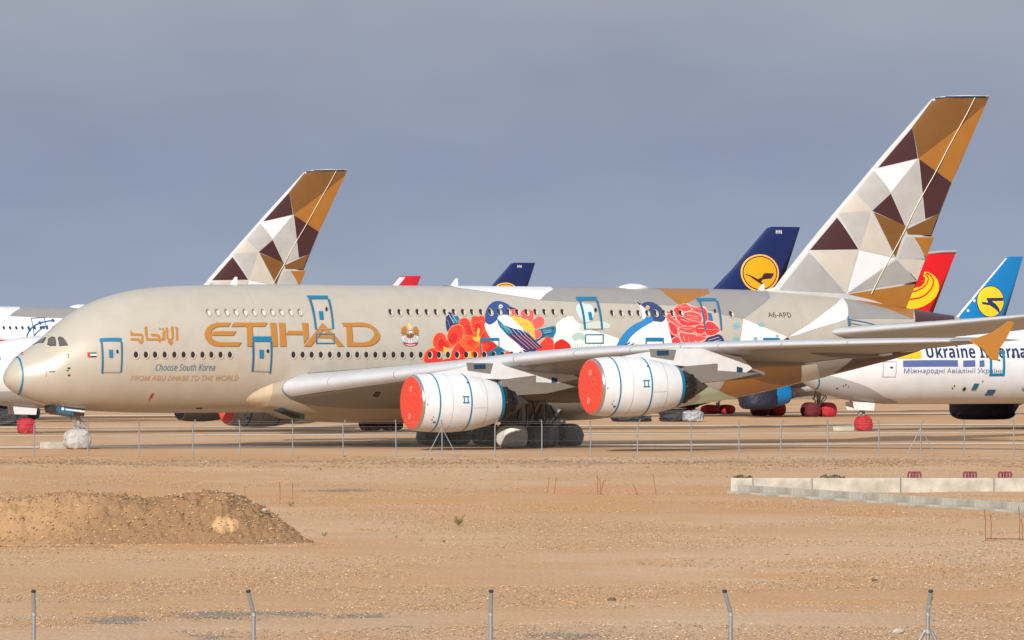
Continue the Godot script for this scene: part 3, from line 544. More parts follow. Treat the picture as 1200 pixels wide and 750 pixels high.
func raw_mesh(v: PackedVector3Array, idx: PackedInt32Array, cols := PackedColorArray()) -> ArrayMesh:
	var n := PackedVector3Array()
	n.resize(v.size())
	for i in range(0, idx.size(), 3):
		var a := v[idx[i]]
		var f := (v[idx[i + 2]] - a).cross(v[idx[i + 1]] - a)
		n[idx[i]] += f
		n[idx[i + 1]] += f
		n[idx[i + 2]] += f
	for i in n.size():
		n[i] = n[i].normalized() if n[i].length_squared() > 1e-18 else Vector3.UP
	var arr := []
	arr.resize(Mesh.ARRAY_MAX)
	arr[Mesh.ARRAY_VERTEX] = v
	arr[Mesh.ARRAY_NORMAL] = n
	arr[Mesh.ARRAY_INDEX] = idx
	if cols.size() > 0: arr[Mesh.ARRAY_COLOR] = cols
	var m := ArrayMesh.new()
	m.add_surface_from_arrays(Mesh.PRIMITIVE_TRIANGLES, arr)
	return m

func loft(rings: Array, cap := true) -> ArrayMesh:
	var v := PackedVector3Array()
	var idx := PackedInt32Array()
	var n: int = rings[0].size()
	for r in rings: v.append_array(r)
	for i in rings.size() - 1:
		for k in n:
			var a := i * n + k
			var b := i * n + (k + 1) % n
			idx.append_array([a, b, a + n, b, b + n, a + n])
	if cap:
		for e in [0, rings.size() - 1]:
			var c := Vector3.ZERO
			for p in rings[e]: c += p
			var at := v.size()
			v.append(c / n)
			v.append_array(rings[e])
			for k in n:
				if e == 0: idx.append_array([at, at + 1 + (k + 1) % n, at + 1 + k])
				else: idx.append_array([at, at + 1 + k, at + 1 + (k + 1) % n])
	return make_mesh(v, idx)

func lathe(profile: Array, count := 48, cap := false) -> ArrayMesh:
	# profile: [x, radius] along x
	var rings := []
	for p in profile:
		var r := PackedVector3Array()
		for k in count:
			var a := TAU * k / count
			r.append(Vector3(p[0], sin(a) * p[1], cos(a) * p[1]))
		rings.append(r)
	return loft(rings, cap)

func tube(points: Array, radius: float, sides := 8) -> ArrayMesh:
	var rings := []
	for i in points.size():
		var d: Vector3 = (points[min(i + 1, points.size() - 1)] - points[max(i - 1, 0)]).normalized()
		var u := d.cross(Vector3.RIGHT if absf(d.x) < 0.9 else Vector3.UP).normalized()
		var w := d.cross(u)
		var r := PackedVector3Array()
		for k in sides:
			var a := TAU * k / sides
			r.append(points[i] + (u * cos(a) + w * sin(a)) * radius)
		rings.append(r)
	return loft(rings)

func block(size: Vector3, bevel := 0.02) -> ArrayMesh:
	# a box with chamfered edges, its base at y = 0
	var rings := []
	var hx := size.x / 2
	var hz := size.z / 2
	for q in [[0.0, bevel], [bevel, 0.0], [size.y - bevel, 0.0], [size.y, bevel]]:
		var b: float = q[1]
		var c := bevel
		var r := PackedVector3Array()
		for p in [[hx - b, hz - c - b], [hx - c - b, hz - b], [-hx + c + b, hz - b], [-hx + b, hz - c - b], [-hx + b, -hz + c + b], [-hx + c + b, -hz + b], [hx - c - b, -hz + b], [hx - b, -hz + c + b]]:
			r.append(Vector3(p[0], q[0], p[1]))
		rings.append(r)
	return loft(rings)

func slab(poly: PackedVector2Array, z0: float, z1: float, bevel := 0.03) -> ArrayMesh:
	# an (x, y) outline given thickness along z, with a chamfered rim
	var rings := []
	var inner := PackedVector2Array()
	var c := Vector2.ZERO
	for p in poly: c += p / poly.size()
	for p in poly: inner.append(p + (c - p).normalized() * bevel)
	for q in [[inner, z0], [poly, z0 + bevel], [poly, z1 - bevel], [inner, z1]]:
		var r := PackedVector3Array()
		for p in q[0]: r.append(Vector3(p.x, p.y, q[1]))
		rings.append(r)
	var v := PackedVector3Array()
	var idx := PackedInt32Array()
	var n := poly.size()
	for r in rings: v.append_array(r)
	for i in 3:
		for k in n:
			var a := i * n + k
			var b := i * n + (k + 1) % n
			idx.append_array([a, b, a + n, b, b + n, a + n])
	var tri := Geometry2D.triangulate_polygon(inner)
	var ccw := not Geometry2D.is_polygon_clockwise(inner)
	for e in [0, 3]:
		var at := v.size()
		v.append_array(rings[e])
		for i in range(0, tri.size(), 3):
			var t := [at + tri[i], at + tri[i + 1], at + tri[i + 2]]
			var x := (inner[tri[i + 1]] - inner[tri[i]]).cross(inner[tri[i + 2]] - inner[tri[i]])
			var want: bool = (e == 3) == ccw
			if (x > 0) != want: t = [t[0], t[2], t[1]]
			if not ccw: t = [t[0], t[2], t[1]]
			idx.append_array(t)
	return make_mesh(v, idx)

func bag(size: Vector3, seed_value: int, folds := 0.06) -> ArrayMesh:
	# a cloth or plastic cover pulled over wheels: a soft box with creases, flat on the ground
	var noise := FastNoiseLite.new()
	noise.seed = seed_value
	noise.frequency = 1.3
	noise.fractal_octaves = 4
	var rings := []
	for i in 19:
		var t := i / 18.0
		var ph := (t - 0.5) * PI
		var r := PackedVector3Array()
		for k in 36:
			var a := TAU * k / 36
			var cx := signf(cos(a)) * pow(absf(cos(a)), 0.72)
			var cz := signf(sin(a)) * pow(absf(sin(a)), 0.72)
			var cy := signf(sin(ph)) * pow(absf(sin(ph)), 0.6)
			var w := pow(maxf(cos(ph), 0.02), 0.5) if ph > 0.0 else pow(maxf(cos(ph), 0.02), 0.28)
			var p := Vector3(cx * w * size.x / 2, (cy * 0.5 + 0.5) * size.y, cz * w * size.z / 2)
			var k2 := 1.0 + folds * (noise.get_noise_3dv(p * 1.6) * 1.2 + absf(noise.get_noise_3dv(p * 4.0)) * 1.4)
			r.append(Vector3(p.x * k2, maxf(0.0, p.y * (1.0 + (k2 - 1.0) * 0.5)), p.z * k2))
		rings.append(r)
	return loft(rings)

func wheel_bag(length: float, height: float, width: float, seed_value: int, folds := 0.05) -> ArrayMesh:
	# a cover tied over a pair of wheels: drum-shaped across, slack and creased, flat where it meets the ground
	var noise := FastNoiseLite.new()
	noise.seed = seed_value
	noise.frequency = 1.2
	noise.fractal_octaves = 4
	var rings := []
	for i in 17:
		var t := i / 16.0 * 2.0 - 1.0
		var k := pow(maxf(0.0, 1.0 - pow(absf(t), 5.0)), 0.45)
		var ring := PackedVector3Array()
		for j in 34:
			var a := TAU * j / 34
			var e := 0.9 if sin(a) > 0.0 else 0.62
			var x := signf(cos(a)) * pow(absf(cos(a)), e) * length / 2 * (0.25 + 0.75 * k)
			var y := height / 2 + signf(sin(a)) * pow(absf(sin(a)), e) * height / 2 * (0.35 + 0.65 * k)
			var p := Vector3(x, y, t * width / 2)
			var n := 1.0 + folds * (noise.get_noise_3dv(p * 1.5) * 1.3 + absf(noise.get_noise_3dv(p * 4.2)) * 1.3)
			ring.append(Vector3(x * n, maxf(0.0, height / 2 + (y - height / 2) * n), p.z * n))
		rings.append(ring)
	return loft(rings)

func rounded(p: PackedVector2Array) -> PackedVector2Array:
	var out := PackedVector2Array()
	var n := p.size()
	for i in n:
		for t in [0.0, 0.34, 0.67]:
			out.append(p[i].cubic_interpolate(p[(i + 1) % n], p[(i + n - 1) % n], p[(i + 2) % n], t))
	return out

func flat(list: Array) -> PackedVector2Array:
	var p := PackedVector2Array()
	for i in range(0, list.size(), 2): p.append(Vector2(list[i], list[i + 1]))
	return p

func spread(a: Vector2, b: Vector2, c: Vector2, most: float, out: PackedVector2Array) -> void:
	var ab := a.distance_squared_to(b)
	var bc := b.distance_squared_to(c)
	var ca := c.distance_squared_to(a)
	var top := maxf(ab, maxf(bc, ca))
	if top <= most * most:
		out.append_array([a, b, c])
	elif top == ab:
		var m := (a + b) / 2
		spread(a, m, c, most, out)
		spread(m, b, c, most, out)
	elif top == bc:
		var m := (b + c) / 2
		spread(a, b, m, most, out)
		spread(a, m, c, most, out)
	else:
		var m := (c + a) / 2
		spread(a, b, m, most, out)
		spread(m, b, c, most, out)

func on_skin(tris: PackedVector2Array, skin: Callable, off: float, most := 0.28) -> ArrayMesh:
	var fine := PackedVector2Array()
	for i in range(0, tris.size(), 3):
		var a := tris[i]
		var b := tris[i + 1]
		var c := tris[i + 2]
		if (b - a).cross(c - a) > 0.0: spread(a, c, b, most, fine)
		else: spread(a, b, c, most, fine)
	var at := {}
	var v := PackedVector3Array()
	var idx := PackedInt32Array()
	for p in fine:
		var key := Vector2i((p * 2000.0).round())
		if not at.has(key):
			at[key] = v.size()
			v.append(skin.call(p, off))
		idx.append(at[key])
	return raw_mesh(v, idx)

func patch(parent: Node, called: String, m: Material, poly: PackedVector2Array, skin: Callable, layer: float) -> MeshInstance3D:
	var base: Variant = skin.get_object()
	if base is Hull:
		for i in poly.size(): poly[i] = base.unroll(poly[i])
	var tri := Geometry2D.triangulate_polygon(poly)
	if tri.is_empty():
		poly = Geometry2D.convex_hull(poly)
		tri = Geometry2D.triangulate_polygon(poly)
	var t := PackedVector2Array()
	for i in tri: t.append(poly[i])
	return part(parent, called, on_skin(t, skin, 0.014 + layer * 0.005), m)

func lettering(parent: Node, called: String, text: String, m: Material, skin: Callable, x0: float, y0: float, x1: float, y1: float, slant := 0.0, bold := false, layer := 3.0) -> MeshInstance3D:
	var font := SystemFont.new()
	font.font_names = PackedStringArray(["Droid Sans"])
	if bold: font.font_weight = 700
	var tm := TextMesh.new()
	tm.font = font
	tm.text = text
	tm.font_size = 64
	tm.pixel_size = 0.01
	tm.depth = 0.0
	tm.curve_step = 4.0
	var arr := tm.surface_get_arrays(0)
	var v: PackedVector3Array = arr[Mesh.ARRAY_VERTEX]
	var idx: PackedInt32Array = arr[Mesh.ARRAY_INDEX]
	var lo := Vector2(1e9, 1e9)
	var hi := -lo
	for p in v:
		lo = lo.min(Vector2(p.x, p.y))
		hi = hi.max(Vector2(p.x, p.y))
	var t := PackedVector2Array()
	var base: Variant = skin.get_object()
	for i in idx:
		var u := (v[i].x - lo.x) / (hi.x - lo.x)
		var w := (v[i].y - lo.y) / (hi.y - lo.y)
		var p2 := Vector2(lerpf(x0, x1, u) + slant * w, lerpf(y0, y1, w))
		t.append(base.unroll(p2) if base is Hull else p2)
	return part(parent, called, on_skin(t, skin, 0.014 + layer * 0.005), m)

func disc(cx: float, cy: float, rx: float, ry: float, n := 24) -> PackedVector2Array:
	var p := PackedVector2Array()
	for k in n: p.append(Vector2(cx + rx * cos(TAU * k / n), cy + ry * sin(TAU * k / n)))
	return p

func strip(pts: Array, width: float) -> PackedVector2Array:
	var a := PackedVector2Array()
	var b := PackedVector2Array()
	for i in pts.size():
		var d: Vector2 = (pts[min(i + 1, pts.size() - 1)] - pts[max(i - 1, 0)]).normalized()
		var n := Vector2(-d.y, d.x) * width / 2
		a.append(pts[i] + n)
		b.append(pts[i] - n)
	b.reverse()
	a.append_array(b)
	return a

func foil_ring(lat: float, sle: float, zle: float, ste: float, zte: float, tc: float, from := 0.0, to := 1.0, grow := 0.0) -> PackedVector3Array:
	# a closed aerofoil section across z = lat; from..to keeps only the front part of the lower/upper skin
	var r := PackedVector3Array()
	var n := 18
	var chord := ste - sle
	for side in [1, -1]:
		for k in n:
			var t := float(k) / n if side == -1 else 1.0 - float(k) / n
			var lim := to if side == 1 else to * from if from > 0.0 else to
			var x := lim * t * t
			var y := 5.0 * tc * (0.2969 * sqrt(x) - 0.126 * x - 0.3516 * x * x + 0.2843 * x * x * x - 0.1036 * x * x * x * x)
			var camber := 0.06 * (x - x * x) * 0.6
			var yy := camber + (y if side == 1 else -y * 0.85)
			r.append(Vector3(sle + x * chord - (grow if x < 0.02 else 0.0), lerpf(zle, zte, x) + yy * chord + (grow if side == 1 else -grow), lat))
	return r

func wing_mesh(rows: Array, side: float) -> ArrayMesh:
	var rings := []
	for q in rows: rings.append(foil_ring(q[0] * side, q[1], q[2], q[3], q[4], q[5]))
	return loft(rings)

func row_at(rows: Array, lat: float) -> Array:
	var i := 0
	while i < rows.size() - 2 and rows[i + 1][0] <= lat: i += 1
	var t: float = clampf((lat - rows[i][0]) / (rows[i + 1][0] - rows[i][0]), 0.0, 1.0)
	var out := []
	for k in 6: out.append(lerpf(rows[i][k], rows[i + 1][k], t))
	out[0] = lat
	return out

func fin_mesh(b: Blade) -> ArrayMesh:
	var rings := []
	for q in b.rows:
		var r := PackedVector3Array()
		var chord: float = q[2] - q[1]
		for side in [1, -1]:
			for k in 16:
				var t := float(k) / 16 if side == -1 else 1.0 - float(k) / 16
				var x := t * t
				r.append(Vector3(q[1] + x * chord, q[0], side * b.half(x, chord)))
		rings.append(r)
	return loft(rings)

# ------------------------------------------------------------------ aircraft parts
func tyre_bags(gear: Node3D, xs: Array, z: float, width: float, mats: Array, seed_value: int, tall := 1.5) -> void:
	for i in xs.size():
		part(gear, "wheel_cover", wheel_bag(1.62, tall, width, seed_value + i), mats[i % mats.size()], Vector3(xs[i], 0, z))

func landing_gear(plane: Node3D, s: float, z: float, top: float, axles: Array, width: float, mats: Array, seed_value: int, called := "main_gear", tall := 1.5) -> Node3D:
	var g := holder(plane, called)
	part(g, "strut", tube([Vector3(s, 0.7, z), Vector3(s, 1.5, z), Vector3(s - 0.1, top, z)], 0.2, 12), M.gear)
	part(g, "drag_brace", tube([Vector3(s + 0.1, 1.2, z), Vector3(s + 1.5, top - 0.3, z - 0.3 * signf(z))], 0.09, 8), M.gear)
	part(g, "torque_link", tube([Vector3(s - 0.25, 1.5, z), Vector3(s - 0.7, 1.75, z), Vector3(s - 0.2, 2.2, z)], 0.06, 6), M.gear)
	part(g, "bogie_beam", tube([Vector3(s + axles[0], 0.7, z), Vector3(s + axles[-1], 0.7, z)], 0.14, 8), M.gear)
	var xs := []
	for a in axles: xs.append(s + a)
	tyre_bags(g, xs, z, width, mats, seed_value, tall)
	for k in 3: part(g, "hydraulic_line", tube([Vector3(s - 0.5 + 0.35 * k, 1.35, z + 0.3), Vector3(s - 0.8 + 0.7 * k, 1.8, z + 0.45), Vector3(s - 0.3 + 0.3 * k, top - 0.2, z + 0.2)], 0.045, 6), M.gear_dark)
	return g

func engine(plane: Node3D, s: float, y: float, z: float, k: float, cowl: Material, cover: Material, bands: bool, dark_tail: bool, called := "engine") -> Node3D:
	# the nacelle lies along x; k scales a 6 m long, 3.76 m wide nacelle
	var e := holder(plane, called)
	e.position = Vector3(s, y, z)
	var prof := [[0.22, 1.5], [0.06, 1.58], [0.0, 1.66], [0.05, 1.72], [0.18, 1.765]]
	var body := [[0.18, 1.765], [0.6, 1.81], [1.2, 1.86], [2.0, 1.885], [2.8, 1.885], [3.6, 1.82], [4.4, 1.69], [5.2, 1.50], [5.75, 1.34], [6.0, 1.26], [5.98, 1.16], [5.6, 1.15]]
	for q in prof:
		q[0] *= k
		q[1] *= k
	for q in body:
		q[0] *= k
		q[1] *= k
	part(e, "cowl", lathe(body, 64), cowl)
	part(e, "inlet_lip", lathe(prof, 64), M.lip)
	var cov := []
	for q in [[0.13, 1.70], [0.02, 1.70], [-0.03, 1.66], [-0.05, 1.5], [-0.06, 1.0], [-0.065, 0.4], [-0.065, 0.02]]: cov.append([q[0] * k, q[1] * k * 0.985])
	part(e, "inlet_cover", lathe(cov, 64), cover)
	if bands:
		for yy in [0.86, -0.86]:
			var ringp := lathe([[-0.085, 0.10], [-0.10, 0.11], [-0.10, 0.19], [-0.085, 0.20]], 18)
			part(e, "cover_grommet", ringp, M.grommet, Vector3(0, yy, 0.12 if yy > 0 else -0.12))
			part(e, "cover_patch", lathe([[-0.075, 0.27], [-0.08, 0.26], [-0.08, 0.01]], 18), M.cover_pale, Vector3(0, yy, 0.12 if yy > 0 else -0.12))
		for q in [[1.12, 1.22], [3.32, 3.43], [5.74, 6.0]]:
			var r0 := _prof_r(body, q[0]) + 0.012
			var r1 := _prof_r(body, q[1]) + 0.012
			part(e, "tape_band", lathe([[q[0], r0], [(q[0] + q[1]) / 2, (r0 + r1) / 2 + 0.002], [q[1], r1]], 64), M.tape)
		var skin := func(p: Vector2, off: float) -> Vector3:
			var r := _prof_r(body, p.x) + off
			return Vector3(p.x, r * sin(p.y), r * cos(p.y))
		for q in [[2.72, -0.02, 3.2, 0.025], [2.72, 0.185, 3.2, 0.23], [2.78, 0.025, 2.86, 0.185], [3.05, 0.025, 3.13, 0.185]]:
			patch(e, "hatch_tape", M.tape, PackedVector2Array([Vector2(q[0], q[1]), Vector2(q[2], q[1]), Vector2(q[2], q[3]), Vector2(q[0], q[3])]), skin, 0.0)
		for q in [[0.75, -0.62, 0.05], [0.8, -0.5, 0.04], [0.3, -0.05, 0.05], [0.35, 0.2, 0.03], [3.3, 0.75, 0.07]]:
			patch(e, "latch_mark", M.black, disc(q[0], q[1], q[2], q[2] * 0.5, 8), skin, 0.0)
		patch(e, "lower_fillet", M.tape, disc(0.95, -0.72, 0.09, 0.05, 10), skin, 1.0)
		for q in [2.05, 4.55]:
			patch(e, "panel_joint", M.joint, PackedVector2Array([Vector2(q, -1.4), Vector2(q + 0.025, -1.4), Vector2(q + 0.025, 1.5), Vector2(q, 1.5)]), skin, -0.8)
		patch(e, "panel_joint", M.joint, PackedVector2Array([Vector2(3.5, -0.18), Vector2(4.5, -0.18), Vector2(4.5, -0.19), Vector2(3.5, -0.19)]), skin, -0.8)
	if dark_tail:
		var rings := []
		var noise := FastNoiseLite.new()
		noise.seed = int(s * 10)
		noise.frequency = 1.1
		for i in 9:
			var x: float = 5.7 + i * 0.17
			var r := PackedVector3Array()
			for j in 40:
				var a := TAU * j / 40
				var rr := (1.12 - i * 0.04 + (0.1 if i > 2 and i < 6 else 0.0)) * (1.0 + 0.16 * noise.get_noise_3d(x * 3.0, cos(a) * 2.2, sin(a) * 2.2))
				r.append(Vector3(x, sin(a) * rr, cos(a) * rr))
			rings.append(r)
		part(e, "wrapped_core", loft(rings), M.wrap)
		part(e, "exhaust_cone", lathe([[6.9, 0.78], [7.1, 0.7], [7.6, 0.42], [8.1, 0.12], [8.25, 0.02]], 32), M.exhaust)
	else:
		part(e, "exhaust_nozzle", lathe([[5.6 * k, 0.9 * k], [6.6 * k, 0.72 * k], [6.9 * k, 0.62 * k], [7.6 * k, 0.05]], 32), M.exhaust)
	return e

func _prof_r(prof: Array, x: float) -> float:
	for i in prof.size() - 1:
		if x >= prof[i][0] and x <= prof[i + 1][0]:
			return lerpf(prof[i][1], prof[i + 1][1], (x - prof[i][0]) / (prof[i + 1][0] - prof[i][0]))
	return prof[0][1]

func canoe(plane: Node3D, s0: float, s1: float, y0: float, y1: float, z: float, r: float, m: Material) -> void:
	var rings := []
	for i in 11:
		var t := i / 10.0
		var w := r * pow(maxf(0.02, sin(PI * clampf(0.03 + t * 0.95, 0, 1))), 0.6)
		var ring := PackedVector3Array()
		for k in 16:
			var a := TAU * k / 16
			ring.append(Vector3(lerpf(s0, s1, t), lerpf(y0, y1, t) + sin(a) * w * 1.25, z + cos(a) * w * 0.75))
		rings.append(ring)
	part(plane, "flap_fairing", loft(rings), m)

const BIG_WING = [
	[2.0, 17.0, 3.75, 37.0, 2.9, 0.140], [3.4, 18.1, 3.92, 37.1, 3.0, 0.135], [4.8, 19.4, 4.15, 37.2, 3.1, 0.130], [8.0, 22.1, 4.6, 38.2, 3.6, 0.12], [12.0, 25.4, 5.15, 39.8, 4.25, 0.115],
	[14.8, 27.7, 5.64, 41.3, 4.65, 0.110], [18.5, 30.7, 6.08, 43.0, 5.05, 0.105], [21.2, 32.95, 6.3, 44.1, 5.3, 0.10], [25.0, 35.85, 6.55, 45.7, 5.65, 0.095],
	[29.3, 39.5, 6.7, 47.6, 6.1, 0.095], [32.0, 41.7, 6.77, 48.8, 6.38, 0.095], [36.0, 44.95, 6.86, 50.5, 6.75, 0.09], [39.3, 47.75, 6.94, 51.6, 6.95, 0.085], [39.75, 48.35, 6.96, 51.65, 6.96, 0.06]]
const BIG_TAILPLANE = [[1.2, 57.5, 7.5, 68.0, 7.2, 0.10], [3.0, 58.9, 7.6, 68.5, 7.3, 0.10], [8.0, 62.9, 8.05, 70.2, 7.7, 0.10], [13.5, 67.2, 8.62, 72.1, 8.3, 0.09], [15.0, 68.5, 8.78, 72.7, 8.5, 0.085], [15.3, 69.2, 8.82, 72.7, 8.55, 0.05]]
const BIG_FIN = [[9.0, 54.4, 66.15], [10.4, 55.1, 66.8], [10.7, 55.99, 66.94], [11.4, 56.58, 67.26], [13.58, 58.51, 68.25], [14.2, 59.1, 68.53], [14.28, 59.17, 68.29], [18.01, 62.72, 69.94], [19.31, 63.95, 70.6], [23.68, 68.27, 72.77], [23.85, 68.6, 72.86], [23.96, 69.3, 72.9], [24.05, 70.8, 72.93]]

func double_decker(plane: Node3D, full: bool) -> void:
	var hull := Hull.new(FUSELAGE)
	var skin := hull.skin
	var stations := []
	for q in [0.004, 0.02, 0.05, 0.1, 0.17, 0.25, 0.36, 0.5, 0.65, 0.8, 1.0, 1.2, 1.4, 1.65, 1.9, 2.15, 2.4, 2.65, 2.9, 3.15, 3.4, 3.7, 4.0, 4.3, 4.6, 5.0, 5.5, 6.0, 6.5, 7.0, 7.6, 8.2, 9.0, 10.0, 11.0, 12.0, 13.0, 14.0]: stations.append(q)
	var s := 15.0
	while s < 70.4:
		stations.append(s)
		s += 0.8
	stations.append_array([70.3, 70.45, 70.6])
	var rings := []
	for q in stations: rings.append(hull.ring(q, 112))
	part(plane, "fuselage", loft(rings), M.champagne if full else M.pearl)
	# belly fairing wrapped round the keel, and its lighter front cap
	var fair := [[15.6, 3.32, 3.30, 0.0], [15.75, 3.6, 3.08, 0.03], [16.1, 3.85, 2.9, 0.09], [16.6, 4.1, 2.75, 0.17], [17.35, 4.38, 2.6, 0.28], [18.3, 4.62, 2.45, 0.40], [19.6, 4.85, 2.3, 0.52], [21.5, 5.0, 2.2, 0.62], [24.0, 5.1, 2.2, 0.70], [28.0, 5.1, 2.2, 0.72], [34.0, 5.0, 2.2, 0.72], [39.0, 4.9, 2.2, 0.68], [42.0, 4.7, 2.2, 0.58], [45.0, 4.4, 2.3, 0.40], [47.5, 4.1, 2.5, 0.2], [49.5, 3.7, 2.8, 0.0]]
	for half in 2:
		var rr := []
		for q in fair:
			if (half == 0 and q[0] > 17.36) or (half == 1 and q[0] < 17.34): continue
			var top_a: float = hull.unroll(Vector2(q[0], q[1])).y
			var low_a: float = hull.unroll(Vector2(q[0], q[2])).y
			var r := PackedVector3Array()
			for side in [1.0, -1.0]:
				for k in 33:
					var t := k / 32.0 if side > 0 else 1.0 - k / 32.0
					var a := lerpf(top_a, -PI / 2 * 4.2, t)
					var e := smoothstep(0.0, 1.1, top_a - a)
					if q[0] < 21.0: e *= smoothstep(-0.1, 0.9, a - low_a)
					var v := hull.skin(Vector2(q[0], a), q[3] * e - 0.03 * (1.0 - e))
					r.append(Vector3(v.x, v.y, v.z * side))
			rr.append(r)
		part(plane, "fairing_cap" if half == 0 else "belly_fairing", loft(rr, false), M.cap if half == 0 else M.champagne_plain)
	# fin, rudder paint
	var blade := Blade.new(BIG_FIN, 0.095)
	var fin := part(plane, "tail_fin", fin_mesh(blade), M.fin_silver)
	for q in FIN_PAINT: patch(fin, "painted_triangle", M[q[0]], flat(q[1]), blade.skin, 0.0)
	var st := flat(FIN_STRAP)
	var sp := []
	for i in 13:
		var t := i / 12.0
		sp.append(blade.skin(st[0].lerp(st[1], t) + Vector2(0.12 * sin(t * 9.0) * t * (1 - t), 0), 0.10 + 0.06 * sin(t * 20.0)))
	part(fin, "strap", tube(sp, 0.03, 6), M.rope)
	part(fin, "tip_cover", tube([blade.skin(Vector2(68.5, 23.75), 0.02), blade.skin(Vector2(70.5, 23.9), 0.03), blade.skin(Vector2(72.6, 23.95), 0.02)], 0.07, 6), M.teal_dark)
	# wings
	for side in [1.0, -1.0]:
		var w := part(plane, "wing", wing_mesh(BIG_WING, side), M.wing_grey)
		for q in [[3.3, 5.6, 0.09], [5.64, 9.2, 0.10], [9.26, 13.4, 0.10], [13.46, 15.74, 0.10], [15.8, 19.0, 0.13], [19.06, 22.0, 0.13], [22.06, 24.8, 0.14], [24.86, 26.74, 0.13], [26.8, 30.0, 0.15], [30.06, 33.4, 0.16], [33.46, 38.6, 0.17]]:
			var rr := []
			for i in 5:
				var f := row_at(BIG_WING, lerpf(q[0], q[1], i / 4.0))
				rr.append(foil_ring(f[0] * side, f[1], f[2], f[3], f[4], f[5], 0.42, q[2], 0.012))
			part(w, "slat", loft(rr), M.slat)
		part(w, "wingtip_fence", slab(flat([47.9, 6.93, 49.6, 7.45, 50.75, 8.15, 51.15, 8.1, 50.5, 7.0, 50.05, 6.4, 49.95, 5.72, 49.45, 5.74, 48.75, 6.5]), 39.7 * side - 0.07, 39.7 * side + 0.07, 0.03), M.fence_gold)
		for q in [[9.0, 29.5, 39.6, 3.95, 3.45, 0.6], [19.5, 36.0, 44.6, 5.1, 4.85, 0.46], [23.6, 39.0, 46.2, 5.75, 5.6, 0.3], [29.0, 42.8, 48.6, 6.2, 6.1, 0.25]]:
			canoe(plane, q[1], q[2], q[3], q[4], q[0] * side, q[5], M.wing_under)
		var tp := part(plane, "tailplane", wing_mesh(BIG_TAILPLANE, side), M.tail_grey)
		var edge := []
		for i in 7:
			var f := row_at(BIG_TAILPLANE, lerpf(3.0, 14.9, i / 6.0))
			edge.append(foil_ring(f[0] * side, f[1], f[2], f[3], f[4], f[5], 0.9, 0.06, 0.01))
		part(tp, "leading_edge", loft(edge), M.slat)
		# engines and pylons
		for q in [[21.78, 3.03, 14.8], [28.97, 4.08, 25.7]]:
			engine(plane, q[0], q[1], q[2] * side, 1.0, M.cowl_white, M.cover_red, true, true)
		for q in [[14.8, flat([22.9, 4.82, 24.2, 5.05, 25.45, 5.3, 27.4, 5.62, 29.0, 5.75, 32.0, 5.4, 33.6, 4.55, 32.29, 4.25, 30.4, 4.30, 30.4, 4.74, 28.16, 4.45, 25.0, 4.6]), flat([27.9, 4.4, 28.16, 4.46, 30.42, 4.75, 30.42, 4.31, 32.29, 4.26, 34.2, 4.2, 31.19, 3.56, 29.0, 3.45, 27.8, 3.7])],
			[25.7, flat([30.1, 5.74, 31.4, 6.0, 32.74, 6.21, 34.84, 6.48, 37.0, 6.45, 39.5, 5.9, 40.3, 5.2, 39.87, 4.94, 37.74, 5.06, 37.74, 5.51, 35.5, 5.3, 32.5, 5.6]), flat([35.2, 5.2, 35.5, 5.32, 37.76, 5.52, 37.76, 5.08, 39.85, 4.93, 41.0, 4.95, 38.35, 4.42, 36.23, 4.25, 35.0, 4.5])]]:
			var py := part(plane, "pylon", slab(q[1], q[0] * side - 0.26, q[0] * side + 0.26, 0.06), M.pylon_white)
			part(py, "aft_fairing", slab(q[2], q[0] * side - 0.34, q[0] * side + 0.34, 0.08), M.pylon_grey)
			var pz: float = q[0] * side + side * 0.262
			var first: Vector2 = q[1][3] + Vector2(-1.9, -0.05)
			part(py, "forward_panel", slab(PackedVector2Array([first, first + Vector2(1.9, -0.05), first + Vector2(1.7, -0.72), first + Vector2(0.1, -0.5)]), minf(pz, pz + side * 0.02), maxf(pz, pz + side * 0.02), 0.005), M.pylon_grey)
			part(py, "vent_tape", slab(PackedVector2Array([first + Vector2(0.5, -0.12), first + Vector2(1.35, -0.10), first + Vector2(1.35, -0.4), first + Vector2(0.55, -0.42)]), minf(pz, pz + side * 0.04), maxf(pz, pz + side * 0.04), 0.005), M.teal_dark)
			var back: Vector2 = q[1][7]
			part(py, "vent_tape", slab(PackedVector2Array([back + Vector2(-0.75, 0.38), back + Vector2(-0.35, 0.3), back + Vector2(-0.35, 0.05), back + Vector2(-0.75, 0.05)]), minf(pz, pz + side * 0.04), maxf(pz, pz + side * 0.04), 0.005), M.teal_dark)
		# main gears
		var covers := [M.cover_black, M.cover_black]
		var wing_covers := [M.cover_white, M.cover_black] if side > 0 else covers
		landing_gear(plane, 34.0, 6.2 * side, 3.9, [-0.95, 0.95], 2.1, wing_covers, 20 + int(side), "wing_gear")
		landing_gear(plane, 37.2, 2.64 * side, 3.0, [-1.75, 0.0, 1.75], 2.0, covers, 30 + int(side), "body_gear")
		part(plane, "gear_door", slab(flat([32.2, 3.0, 34.6, 2.9, 34.4, 1.75, 32.6, 1.7]), 5.2 * side - 0.04, 5.2 * side + 0.04), M.wing_grey)
		part(plane, "gear_door", slab(flat([35.6, 2.1, 39.6, 2.1, 39.4, 1.3, 35.9, 1.3]), 1.2 * side - 0.04, 1.2 * side + 0.04), M.champagne_plain)
	# nose gear
	var ng := holder(plane, "nose_gear")
	part(ng, "strut", tube([Vector3(5.1, 0.7, 0), Vector3(5.1, 1.6, 0), Vector3(5.0, 2.9, 0)], 0.15, 12), M.gear)
	part(ng, "drag_brace", tube([Vector3(5.0, 1.5, 0.05), Vector3(4.0, 2.6, 0.05)], 0.07, 8), M.gear)
	part(ng, "torque_link", tube([Vector3(5.25, 1.25, 0), Vector3(5.65, 1.5, 0), Vector3(5.25, 1.85, 0)], 0.05, 6), M.gear)
